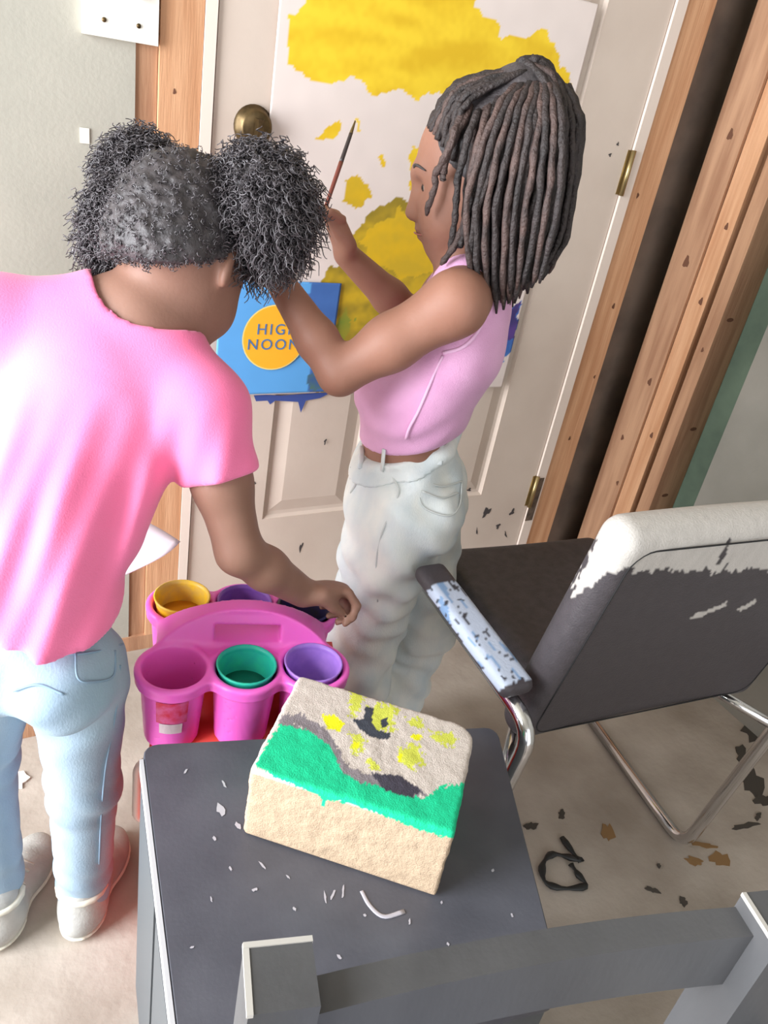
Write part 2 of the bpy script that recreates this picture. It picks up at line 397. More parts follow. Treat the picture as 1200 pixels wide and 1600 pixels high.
LAY = [
    ([(447, 20), (476, 6), (476, -90), (775, -90), (742, 12), (776, 36), (782, 58), (850, 50), (872, 82), (882, 115), (900, 170), (720, 170), (690, 150), (668, 146), (650, 158), (640, 148), (612, 140), (570, 150), (565, 124), (520, 128), (470, 121), (450, 95)], YEL, YEL2),
    ([(538, 182), (520, 190), (488, 214), (521, 219), (535, 200)], YEL, YEL2),
    ([(556, 185), (561, 186), (560, 210), (555, 206)], YEL, YEL2),
    ([(540, 280), (560, 277), (581, 302), (574, 314), (555, 326), (537, 315)], YEL2, OLV),
    ([(594, 248), (598, 248), (599, 268), (594, 265)], YEL, YEL2),
    ([(640, 230), (670, 215), (700, 290), (642, 292)], YEL, YEL2),
    ([(555, 362), (600, 320), (640, 310), (760, 330), (760, 480), (700, 640), (640, 640), (505, 640), (495, 560), (498, 470), (508, 420), (545, 402)], OLV, OLV2),
    ([(560, 380), (620, 330), (700, 340), (690, 430), (610, 430)], YEL2, OLV),
    ([(520, 520), (540, 480), (552, 500), (530, 560), (505, 575)], lin(110, 140, 50), lin(150, 140, 40)),
    ([(735, 505), (815, 470), (806, 545), (742, 603), (700, 600)], lin(74, 132, 200), lin(54, 92, 170)),
    ([(778, 500), (812, 470), (806, 528), (782, 528)], lin(92, 62, 140), lin(60, 50, 110)),
]
paintsheet('painted_paper', .534, 1.163, .603, 1.372, -.0035, LAY, lin(226, 212, 206), 'large white paper taped on door with yellow paint brushed across it', 'painting')
BLU, BLU2 = lin(92, 164, 226), lin(58, 122, 206)
ccx, ccz = gy(428, 527, -.009)[0], gy(428, 527, -.009)[2]
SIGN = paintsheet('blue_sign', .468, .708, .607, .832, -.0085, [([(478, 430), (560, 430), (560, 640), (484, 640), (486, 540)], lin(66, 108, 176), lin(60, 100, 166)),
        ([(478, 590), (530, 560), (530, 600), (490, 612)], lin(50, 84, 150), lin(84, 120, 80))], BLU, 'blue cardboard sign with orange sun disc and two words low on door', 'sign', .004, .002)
nn = 40; V = [(ccx + .0625 * math.cos(a), -.0128, ccz + .0625 * math.sin(a)) for a in np.arange(nn) * 2 * math.pi / nn]
V2 = [(ccx + .065 * math.cos(a), -.0125, ccz + .065 * math.sin(a)) for a in np.arange(nn) * 2 * math.pi / nn]
meshobj('disc_rim', V2, [tuple(range(nn))], mat('print_cream', lin(240, 214, 130), .6), SIGN, False)
meshobj('sun_disc', V, [tuple(range(nn))], mat('print_orange', lin(246, 178, 40), .6), SIGN, False)
def word(txt, c, size, m, parent, rx=0.):
    cu = bpy.data.curves.new('t', 'FONT'); cu.body = txt; cu.size = size; cu.align_x = 'CENTER'; cu.align_y = 'CENTER'; cu.space_character = 1.25; cu.extrude = .0002
    t = bpy.data.objects.new('t', cu); COL.objects.link(t); bpy.context.view_layer.update()
    me = bpy.data.meshes.new_from_object(t); bpy.data.objects.remove(t)
    me.transform(Matrix.Translation(tuple(c)) @ Matrix.Rotation(rx, 4, 'Y') @ Matrix.Rotation(R(90), 4, 'X')); me.materials.append(m)
    return link(bpy.data.objects.new('lettering', me), parent)
LB = mat('print_blue', lin(70, 116, 168), .6)
word('HIGH', (ccx + .004, -.0134, ccz + .016), .030, LB, SIGN, R(0)); word('NOON', (ccx - .001, -.0134, ccz - .014), .030, LB, SIGN, R(0))
# blue paint that ran below the paper on the door
bm_ = mat('blue_smear', lin(60, 80, 150), .6)
for poly in ([(396, 616), (440, 618), (520, 612), (500, 622), (478, 626), (470, 645), (466, 628), (430, 626), (422, 632), (418, 626), (400, 627)],):
    V = [tuple(gy(x, y, -.0008)) for x, y in poly]; meshobj('blue_smear', V, [tuple(range(len(V)))[::-1]], bm_, DOOR, False)

# ------------------------------------------------------------------ furniture
def rbox_d(G, c, U, V_, W, hx, hy, hz, r):
    X, Y, Z = G; dx, dy, dz = X - c[0], Y - c[1], Z - c[2]
    q = [np.abs(dx * a[0] + dy * a[1] + dz * a[2]) - (h - r) for a, h in ((U, hx), (V_, hy), (W, hz))]
    o = np.sqrt(np.maximum(q[0], 0) ** 2 + np.maximum(q[1], 0) ** 2 + np.maximum(q[2], 0) ** 2)
    return o + np.minimum(np.maximum(np.maximum(q[0], q[1]), q[2]), 0) - r
M['leather'] = mat('black_leather', lin(68, 62, 65), .5, col2=lin(54, 50, 52), scale=60, bump=.25, bscale=350)
M['leather_v'] = mat('black_leather_painted', (1, 1, 1), .5, attr='Col', bump=.25, bscale=350)
M['chrome'] = mat('chrome', (.75, .75, .77), .16, 1.)
M['stitch'] = mat('dark_stitch', lin(24, 23, 24), .8)
def quantnoise(V, s, seed=0): return np.array([mnoise.noise((v[0] * s + seed, v[1] * s, v[2] * s)) for v in V])

def leather_chair():
    Rr, Fc, Uz = nrm((.997, -.085, 0)), nrm((.085, .997, 0)), A(0, 0, 1)
    Oc = A(.668, -.828, 0)
    root = empty('office_armchair', 'black leather armchair with chrome tubes and white paint along its back', 'chair', Oc + Rr * .23 + Fc * .2)
    L = lambda u, f, z: Oc + Rr * u + Fc * f + A(0, 0, z)
    # backrest, leaning back
    Wd = nrm(A(0, 0, .345) - Fc * .062); Nb = np.cross(Wd, Rr); Nb = Nb if np.dot(Nb, Fc) > 0 else -Nb
    c = L(.235, -.020, .603) + Nb * .030
    F = Field(c - .36, c + .36, .0045); F = Field(A(c[0] - .27, c[1] - .12, c[2] - .22), A(c[0] + .27, c[1] + .12, c[2] + .22), .004)
    G = F.full(); u = (G[0] - c[0]) * Rr[0] + (G[1] - c[1]) * Rr[1]
    cc = 0.10 * u * u
    d = rbox_d((G[0] + cc * Nb[0] * 1.0, G[1] + cc * Nb[1], G[2] + cc * Nb[2]), c, Rr, Nb, Wd, .235, .031, .203, .029).astype(np.float32)
    def col(V):
        px, py = projarr(V); n = quantnoise(V, 90); n2 = quantnoise(V * A(1, 1, .22), 130, 5)
        front = (V - c) @ Nb; h = (V - c) @ Wd
        C = np.tile(np.array(lin(66, 61, 64)), (len(V), 1)) * (1 + .15 * n[:, None])
        edge = 893 + 10 * n2 + 7 * n - np.clip(px - 1000, 0, 400) * .02
        m = (py < edge) & (px > 945)
        m |= inpoly(px + 12 * n, py + 10 * n2, [(980, 790), (1000, 800), (965, 875), (925, 915), (905, 928), (888, 938), (905, 895), (930, 850)])
        m |= inpoly(px + 3 * n, py + 3 * n2, [(1080, 963), (1110, 950), (1136, 940), (1138, 946), (1112, 956), (1082, 968)]) | inpoly(px, py + 3 * n, [(1150, 952), (1182, 936), (1184, 940), (1155, 956)])
        m &= ~inpoly(px + 3 * n, py, [(1118, 880), (1140, 840), (1144, 842), (1124, 884)])
        m |= (h > .165 + .012 * n2) & (front > -.02)
        w = np.array(lin(186, 180, 174)) * (1 + .1 * n2[:, None])
        return np.where(m[:, None], w, C)
    back = sdfobj('backrest', F, d, M['leather_v'], root, 1, col)
    # seam following the edge of the rear face
    def ring(inset, off):
        pts = []
        hw, hh, r = .235 - inset, .203 - inset, .03
        for cx_, cz_, a0 in ((hw - r, hh - r, 0), (-hw + r, hh - r, 90), (-hw + r, -hh + r, 180), (hw - r, -hh + r, 270)):
            for a in np.linspace(a0, a0 + 90, 6): 
                uu, ww = cx_ + r * math.cos(R(a)), cz_ + r * math.sin(R(a))
                pts.append(c + Rr * uu + Wd * ww - Nb * (off + .10 * uu * uu))
        pts.append(pts[0]); return np.array(pts)
    V, Fa = tube(ring(.024, .0306), .0012, 5, False); meshobj('seam', V, Fa, M['stitch'], back)
    # seat cushion
    cs = L(.262, .245, .428); F = Field(cs - A(.30, .28, .06), cs + A(.30, .28, .06), .006); G = F.full()
    u = (G[0] - cs[0]) * Rr[0] + (G[1] - cs[1]) * Rr[1]; f_ = (G[0] - cs[0]) * Fc[0] + (G[1] - cs[1]) * Fc[1]
    dip = .012 * np.exp(-(u * u + f_ * f_) / .03)
    d = rbox_d((G[0], G[1], G[2] + dip), cs, Rr, Fc, Uz, .188, .205, .030, .026).astype(np.float32)
    seat = sdfobj('seat', F, d, M['leather'], root, 1)
    bm = bmesh.new(); obx(bm, L(.262, .25, .391), Rr, Fc, Uz, .165, .17, .006); bmobj('seat_pan', bm, M['stitch'], root, bevel=.003)
    # arm pads with flaking pale paint; bent chrome tubes: arm, rear leg, floor runner
    padc = mat('painted_pad', (1, 1, 1), .5, attr='Col', bump=.2, bscale=200)
    legpts = []
    for side in (0, 1):
        if side == 0:
            ar, af = gz(812, 1082, .540), gz(668, 888, .560); base, run = A(.608, -.838, .0125), A(.648, -.585, .0125)
        else:
            ar, af = L(.50, -.01, .54), L(.50, .33, .565); base, run = A(1.172, -.862, .0125), A(1.225, -.51, .0125)
        ax = nrm(af - ar); lat = nrm(np.cross(ax, Uz)); nz_ = np.cross(lat, ax); cpad = (ar + af) / 2; hl = np.linalg.norm(af - ar) / 2
        F = Field(np.minimum(ar, af) - .05, np.maximum(ar, af) + .05, .004)
        d = rbox_d(F.full(), cpad, ax, lat, nz_, hl, .026, .013, .011).astype(np.float32)
        def pcol(V):
            t = ((V - cpad) @ ax) / hl; n = quantnoise(V, 150, 3); n2 = quantnoise(V @ np.array([ax * .3, lat * 2, nz_]).T, 90, 9)
            C = np.tile(np.array(lin(176, 186, 204)), (len(V), 1)); C = np.where((n2 > .25)[:, None], np.array(lin(120, 150, 186)), C)
            C = np.where(((n > .42) | (n2 < -.45))[:, None], np.array(lin(52, 52, 60)), C)
            top = ((V - cpad) @ nz_) > -.004
            m = (t < .62 + .06 * n) & (t > -.93 + .05 * n) & top
            return np.where(m[:, None], C, np.array(lin(62, 56, 60)))
        pad = sdfobj('arm_pad', F, d, padc, root, 1, pcol)
        drop = nz_ * -.0235
        elbow = ar - ax * .045 + drop
        top_leg = elbow + A(0, 0, -.035) + Rr * (.004)
        pts = fillet([af + drop - ax * .015, elbow, base, run], .045, 7)
        legpts.append(elbow + (base - elbow) * ((elbow[2] - .374) / (elbow[2] - base[2])))
        V, Fa = tube(pts, .0115, 10); fr = meshobj('chrome_frame', V, Fa, M['chrome'], root)
        V, Fa = tube([run - nrm(run - base) * .004, run + nrm(run - base) * .012], .0125, 10); meshobj('end_cap', V, Fa, M['stitch'], fr)
    for f_ in (.12, .36):
        V, Fa = tube([L(.08, f_, .374), L(.44, f_, .374)], .009, 8); meshobj('cross_tube', V, Fa, M['chrome'], root)
    for a_, b_ in zip(legpts, (L(.09, .12, .374), L(.43, .12, .374))):
        V, Fa = tube([a_, b_], .009, 8); meshobj('seat_bracket', V, Fa, M['chrome'], root)
    V, Fa = tube([L(.11, .07, .375), L(.11, .024, .47)], .010, 8); meshobj('back_bracket', V, Fa, M['chrome'], root)
    V, Fa = tube([L(.41, .07, .375), L(.41, .024, .47)], .010, 8); meshobj('back_bracket', V, Fa, M['chrome'], root)
leather_chair()

# small black cabinet table
TZ = .50
M['tabletop'] = mat('black_laminate', lin(84, 85, 94), .38, col2=lin(72, 73, 82), scale=14, bump=.06, bscale=200)
M['edge'] = mat('pale_edge_band', lin(190, 190, 194), .4)
M['cabside'] = mat('cabinet_side', lin(84, 88, 92), .5)
M['steel'] = mat('satin_steel', (.78, .78, .8), .25, 1.)
M['chalk'] = mat('pale_paint_spatter', lin(176, 172, 180), .8)
def cabinet():
    p0, p1 = gz(222, 1163, TZ), gz(776, 1135, TZ)
    l1, r1 = gz(275, 1600, TZ), gz(864, 1480, TZ)
    p3 = p0 + (l1 - p0) * 1.17; p2 = p1 + (r1 - p1) * 1.16
    root = empty('side_cabinet', 'low black cabinet with pale edge strip carrying the painted block', 'cabinet', ((p0 + p1 + p2 + p3) / 4) * A(1, 1, 0))
    bm = bmesh.new(); z = A(0, 0, 1)
    hexa(bm, [p - z * .022 for p in (p3, p2, p1, p0)] + [p for p in (p3, p2, p1, p0)])
    es = [e for e in bm.edges if abs(e.verts[0].co.z - e.verts[1].co.z) > .01]
    bmesh.ops.bevel(bm, geom=es, offset=.018, segments=4, profile=.5, affect='EDGES')
    top = bmobj('table_top', bm, M['tabletop'], root, bevel=.0015, seg=1)
    e0, e1 = p0 + (p3 - p0) * .06, p3; lat = nrm(np.cross(e1 - e0, z)); lat = lat if lat[0] < 0 else -lat
    bm = bmesh.new(); a, b = e0 + lat * .0005, e1 + lat * .0005; hexa(bm, [a - z * .02, b - z * .02, b + lat * .004 - z * .02, a + lat * .004 - z * .02, a, b, b + lat * .004, a + lat * .004]); bmobj('edge_strip', bm, M['edge'], top)
    c = (p0 + p1 + p2 + p3) / 4; ins = [c + (p - c) * .955 for p in (p3, p2, p1, p0)]
    bm = bmesh.new(); hexa(bm, [A(p[0], p[1], .04) for p in ins] + [A(p[0], p[1], TZ - .0225) for p in ins]); body = bmobj('carcass', bm, M['cabside'], root, bevel=.003)
    for p in ins:
        q = c + (p - c) * .9; V, Fa = lathe([(0, 0), (.014, 0), (.017, .041), (0, .041)], A(q[0], q[1], 0), 12); meshobj('foot', V, Fa, M['stitch'], root)
    # drawer fronts on the lit side, each with an upright bar pull
    q0, q1 = ins[3], ins[0]; ax = nrm(q1 - q0); ln = np.linalg.norm(q1 - q0)
    for (t0, t1) in ((.05, .48), (.52, .95)):
        a, b = q0 + ax * ln * t0, q0 + ax * ln * t1; bm = bmesh.new()
        P4 = lambda zz: [A(a[0], a[1], zz) + lat * .0005, A(b[0], b[1], zz) + lat * .0005, A(b[0], b[1], zz) + lat * .012, A(a[0], a[1], zz) + lat * .012]
        hexa(bm, P4(.06) + P4(TZ - .04)); dr = bmobj('cabinet_door', bm, M['cabside'], body, bevel=.002)
    # chalky spatter on the top
    for k, (px, py, a, b, t) in enumerate(((345, 1265, 7, 9, 0), (372, 1290, 3, 8, .5), (398, 1390, 4, 3, .2), (520, 1398, 2, 9, -.3), (508, 1402, 2, 8, .2), (536, 1393, 2, 9, -.1), (410, 1352, 2, 7, .6), (460, 1420, 2, 4, .3), (360, 1357, 1.5, 5, .5), (300, 1480, 3, 2, 0), (330, 1405, 1.5, 4, .3), (640, 1440, 2, 4, 0), (530, 1495, 3, 4, .4), (700, 1475, 2, 3, 0), (335, 1310, 2, 5, .4), (290, 1205, 1.5, 5, -.4), (350, 1225, 2, 6, .6), (770, 1360, 3, 2, 0), (800, 1430, 2, 3, .2), (450, 1370, 1.5, 4, .6), (570, 1430, 2, 3, 0), (690, 1410, 1.5, 3, .3))):
        V = []
        for j in range(9):
            g = 2 * math.pi * j / 9; r = 1 + .3 * math.sin(2 * g + k) + .2 * math.sin(5 * g + 2 * k); u, v = a * r * math.cos(g), b * r * math.sin(g)
            V.append(gz(px + u * math.cos(t) + v * math.sin(t), py - u * math.sin(t) + v * math.cos(t), TZ + .0008))
        meshobj('paint_spatter', V, [tuple(range(9))[::-1]], M['chalk'], top, False)
    V, Fa = tube(smoothpath([gz(x, y, TZ + .0006) for x, y in ((565, 1392), (578, 1415), (600, 1432), (632, 1424))], 14), np.linspace(.002, .0026, 14), 6, True, .25); meshobj('paint_spatter', V, Fa, M['chalk'], top)
    return c
cabinet()

# painted masonry block
def block():
    H = .098; a = gz(378, 1303, TZ); b = gz(664, 1398, TZ); u = nrm((b - a) * A(1, 1, 0)); v = A(-u[1], u[0], 0); z = A(0, 0, 1)
    Wd, Dp = np.linalg.norm(b - a) * 1.06, .150
    c = a + u * Wd / 2 + v * Dp / 2 + z * (H / 2 + .0002)
    F = Field(c - A(.15, .15, .066), c + A(.15, .15, .066), .0017); G = F.full()
    d = rbox_d(G, c, u, v, z, Wd / 2, Dp / 2, H / 2, .005)
    # the far right corner is broken off round
    q = c + u * (Wd / 2 - .028) + v * (Dp / 2 - .028); lu = (G[0] - q[0]) * u[0] + (G[1] - q[1]) * u[1]; lv = (G[0] - q[0]) * v[0] + (G[1] - q[1]) * v[1]
    rd = np.sqrt(np.maximum(lu, 0) ** 2 + np.maximum(lv, 0) ** 2) - .028 + 0 * G[2]
    d = smax(d, rd, .006).astype(np.float32)
    V, Q = surfnet(F, d, 1)
    n = quantnoise(V, 60); n2 = quantnoise(V, 200, 4); n3 = quantnoise(V, 480, 9)
    nr = V - c; nr /= np.linalg.norm(nr, axis=1)[:, None]
    low = (V[:, 2] < TZ + .004)
    V = V + nr * (np.where(low, 0, 1)[:, None] * (.0013 * n + .0006 * n2 + .0003 * n3)[:, None]); V[:, 2] = np.maximum(V[:, 2], TZ + .0003)
    px, py = projarr(V); cx, cy = px + 4 * n2 + 3 * n3, py + 4 * n2 + 4 * n3; cx2, cy2 = px + 9 * n2 + 6 * n3, py + 9 * n2 + 7 * n3
    C = np.tile(np.array(lin(182, 158, 132)), (len(V), 1)) * (1 + .10 * n[:, None] + .14 * n3[:, None])
    top = (V[:, 2] - c[2]) > H / 2 - .006
    C = np.where(top[:, None], np.array(lin(196, 185, 176)) * (1 + .16 * n3[:, None] + .05 * n2[:, None]), C)
    put = lambda poly, col, x=cx, y=cy, t=None: np.where((inpoly(x, y, poly) & (True if t is None else t))[:, None], np.array(lin(*col)) * (1 + .10 * n2[:, None]), C)
    GR = (8, 190, 136)
    blk = [(440, 1118), (480, 1120), (510, 1140), (530, 1170), (545, 1200), (590, 1215), (640, 1228), (668, 1238), (655, 1250), (600, 1240), (550, 1222), (520, 1190), (500, 1160), (470, 1135), (438, 1135)]
    C = put(blk, (128, 120, 124), cx2, cy2)
    C = put([(400, 1196), (425, 1145), (440, 1132), (480, 1140), (515, 1165), (535, 1205), (560, 1222), (610, 1232), (660, 1248), (690, 1228), (735, 1222), (728, 1270), (713, 1312), (660, 1299), (560, 1259), (510, 1249), (470, 1231), (430, 1215)], GR)
    C = put([(500, 1232), (512, 1234), (509, 1260), (504, 1262)], GR)
    C = put([(580, 1208), (625, 1212), (660, 1236), (640, 1246), (600, 1234)], (58, 54, 66))
    for poly in ([(543, 1075), (570, 1078), (562, 1115), (545, 1122), (548, 1090)], [(575, 1105), (600, 1098), (622, 1105), (615, 1140), (590, 1150), (575, 1130)], [(638, 1125), (660, 1122), (660, 1136), (642, 1138)], [(672, 1143), (710, 1146), (712, 1162), (690, 1165), (672, 1152)], [(620, 1172), (655, 1160), (662, 1190), (645, 1205), (625, 1190)], [(550, 1150), (572, 1154), (568, 1172), (548, 1178)], [(575, 1188), (592, 1190), (588, 1204), (576, 1202)], [(600, 1085), (625, 1088), (622, 1100), (604, 1098)]):
        C = put(poly, (196, 200, 76), cx2, cy2)
    for poly in ([(503, 1118), (522, 1116), (538, 1130), (532, 1144), (512, 1140)], [(640, 1150), (652, 1146), (660, 1150), (650, 1158)], [(622, 1176), (630, 1178), (628, 1190), (621, 1188)], [(550, 1160), (560, 1158), (562, 1168), (553, 1172)]):
        C = put(poly, (228, 226, 10))
    for poly in ([(572, 1104), (584, 1106), (580, 1128), (590, 1142), (612, 1146), (606, 1156), (580, 1152), (560, 1138), (552, 1124), (568, 1124)], [(594, 1124), (606, 1122), (607, 1134), (597, 1138)]):
        C = put(poly, (52, 56, 66), px + 2 * n2, py + 2 * n2)
    o = meshobj('painted_block', V, Q, mat('masonry', (1, 1, 1), .9, attr='Col', bump=.35, bscale=600), None, True, C)
    tag(o, 'cut masonry block with smiling sun and green hills painted on top', 'block')
block()

# red cooler box behind the cabinet, with the paint caddy on top
U, VV = nrm((.957, -.289, 0)), nrm((.289, .957, 0)); KZ = .52
K0 = gz(272, 1045, KZ)
def KL(u, v, z): return A(K0[0], K0[1], 0) + U * u + VV * v + A(0, 0, z)
M['red'] = mat('red_plastic', lin(232, 66, 50), .35, col2=lin(222, 58, 48), scale=8)
M['pink'] = mat('pink_plastic', lin(244, 106, 206), .33, spec=.5, sss=.15)
M['pink2'] = mat('pink_cup', lin(240, 92, 206), .33)
RZ = KZ - .108
def cooler():
    root = empty('cooler_box', 'red plastic box with white side handle standing behind the black cabinet', 'box', KL(.14, .075, 0))
    cc = KL(.108, .072, 0); uz = A(0, 0, 1)
    bm = bmesh.new()
    ring = lambda hx, hy, z: [cc + U * hx * sx + VV * hy * sy + uz * z for sx, sy in ((-1, -1), (1, -1), (1, 1), (-1, 1))]
    hexa(bm, ring(.120, .105, 0) + ring(.130, .112, RZ - .045)); bmobj('body', bm, M['red'], root, True, .014, 3)
    bm = bmesh.new(); hexa(bm, ring(.136, .118, RZ - .0445) + ring(.132, .114, RZ - .0005)); bmobj('lid', bm, M['red'], root, True, .010, 3)
    e = cc - U * .130
    pts = fillet([e - VV * .06 + U * .012 + uz * .355, e - U * .020 - VV * .066 + uz * .345, e - U * .020 - VV * .066 + uz * .235, e - VV * .06 + U * .012 + uz * .225], .015, 6)
    V, Fa = tube(pts, .006, 8); meshobj('handle', V, Fa, M['plate'], root)
cooler()
CUPS = [(0, 0), (.0895, 0), (.176, .004), (.006, .132), (.092, .134), (.176, .124)]
def caddy():
    root = empty('paint_caddy', 'pink plastic six hole paint caddy with arched carry handle', 'caddy', KL(.09, .066, RZ))
    F = Field(KL(.09, .066, KZ - .06) - A(.22, .2, .065), KL(.09, .066, KZ - .06) + A(.22, .2, .13), .0021); X, Y, Z = F.full()
    dx, dy = X - K0[0], Y - K0[1]; u = dx * U[0] + dy * U[1]; v = dx * VV[0] + dy * VV[1]
    # plate: lobes round the six cups joined by a web
    plan = np.full(np.broadcast(u, v).shape, 1., np.float32)
    for cu, cv in CUPS: plan = smin(plan, np.sqrt((u - cu) ** 2 + (v - cv) ** 2) - .0475, .018)
    qx, qy = np.abs(u - .088) - .088, np.abs(v - .066) - .060
    plan = smin(plan, np.sqrt(np.maximum(qx, 0) ** 2 + np.maximum(qy, 0) ** 2) + np.minimum(np.maximum(qx, qy), 0) - .006, .012)
    zt = KZ + .001
    plate = np.maximum(plan, np.abs(Z - (zt - .003)) - .003)
    lip = np.maximum(np.abs(plan + .003) - .003, np.abs(Z - (zt - .008)) - .008)
    f = smin(plate, lip, .003)
    for cu, cv in CUPS:                                                   # tapered sockets
        r = np.sqrt((u - cu) ** 2 + (v - cv) ** 2); rr = .0345 + (Z - RZ) / (KZ - RZ) * .0075
        f = smin(f, np.maximum(r - rr, np.abs(Z - (RZ + zt) / 2) - (zt - RZ) / 2), .004)
        rim = np.sqrt((r - .0435) ** 2 + (Z - zt) ** 2) - .0035; f = smin(f, rim, .004)
    for cu, cv in CUPS:
        r = np.sqrt((u - cu) ** 2 + (v - cv) ** 2); rr = .0345 + (Z - RZ) / (KZ - RZ) * .0075 - .003
        f = smax(f, -np.maximum(r - rr, RZ + .004 - Z), .002)
    # handle: an arched wall between the rows with a grip slot
    hv = np.abs(v - .066) - (.012 + np.clip(zt + .045 - Z, 0, .05) * .30)
    arch = (Z - zt) - .052 * np.clip(1 - ((u - .088) / .112) ** 2, 0, None) ** .8
    hd = np.maximum(np.maximum(hv, arch), RZ + .05 - Z) ; hd = np.maximum(hd, np.abs(u - .088) - .112)
    slot = np.maximum(np.maximum(np.abs(u - .092) - .043, np.abs(Z - (zt + .018)) - .011), np.abs(v - .066) - .1)
    hd = smax(hd, -slot, .004)
    f = smin(f, hd, .008)
    f = np.maximum(f, RZ + .0005 - Z).astype(np.float32)
    sdfobj('tray', F, f, M['pink'], root, 1)
    # printed sticker on the front left socket
    for (a0, a1, z0, z1, m) in ((-118, -62, .052, .088, mat('sticker_red', lin(214, 92, 150), .5, col2=lin(206, 40, 74), scale=90)), (-112, -70, .034, .051, mat('sticker_white', lin(226, 206, 214), .5, col2=lin(190, 170, 180), scale=70, stretch=(1, 1, .2)))):
        V, Fa = [], []; n = 9
        for k in range(n):
            a = R(a0 + (a1 - a0) * k / (n - 1))
            for zz in (z0, z1): r = .0345 + zz / (KZ - RZ) * .0075 + .0012; V.append(KL(r * math.cos(a), r * math.sin(a), RZ + zz))
        Fa = [(2 * k, 2 * k + 2, 2 * k + 3, 2 * k + 1) for k in range(n - 1)]; meshobj('sticker', V, Fa, m, root)
caddy()
PC = {1: ('teal', lin(40, 196, 160), lin(20, 120, 104), 'cup of teal paint in middle hole of caddy front row'), 2: ('lilac', lin(176, 130, 220), lin(60, 40, 90), 'smeared lilac cup of dark paint beside the block in caddy'),
      3: ('yellow', lin(246, 204, 30), lin(232, 172, 48), 'yellow paint cup in corner hole of pink caddy'), 4: ('purple', lin(150, 100, 190), lin(104, 70, 130), 'purple paint cup between yellow and black cups'), 5: ('black', lin(50, 46, 52), lin(30, 30, 32), 'black paint cup under the reaching hand')}
for i, (nm, cw, cp, lab) in PC.items():
    cu, cv = CUPS[i]; c = KL(cu, cv, RZ + .0045)
    root = empty('paint_cup', lab, 'paint cup', c, 'paint cups in the pink caddy'); hh = KZ - RZ + .004; up = .007 if i == 3 else 0
    V, Fa = lathe([(0, 0), (.0275, 0), (.0335, hh - .012), (.0375, hh - .003 + up), (.0385, hh + up), (.0365, hh + .001 + up), (.0350, hh - .006 + up), (.0300, .012), (0, .011)], c, 28)
    cupm = mat('cup_' + nm, cw, .45, col2=tuple(x * .75 + .1 * (k == 2) for k, x in enumerate(cw)), scale=45)
    meshobj('cup_wall', V, Fa, cupm, root)
    lev = {1: .072, 2: .045, 3: .085, 4: .060, 5: .070}[i]; rr = .0296 + lev / hh * .0038
    V, Fa = lathe([(0, lev), (rr * .5, lev + .0006), (rr, lev + .001), (rr, lev - .01)], c, 24); meshobj('paint', V, Fa, mat('paint_' + nm, cp, .3, col2=tuple(x * .8 for x in cp), scale=30), root)

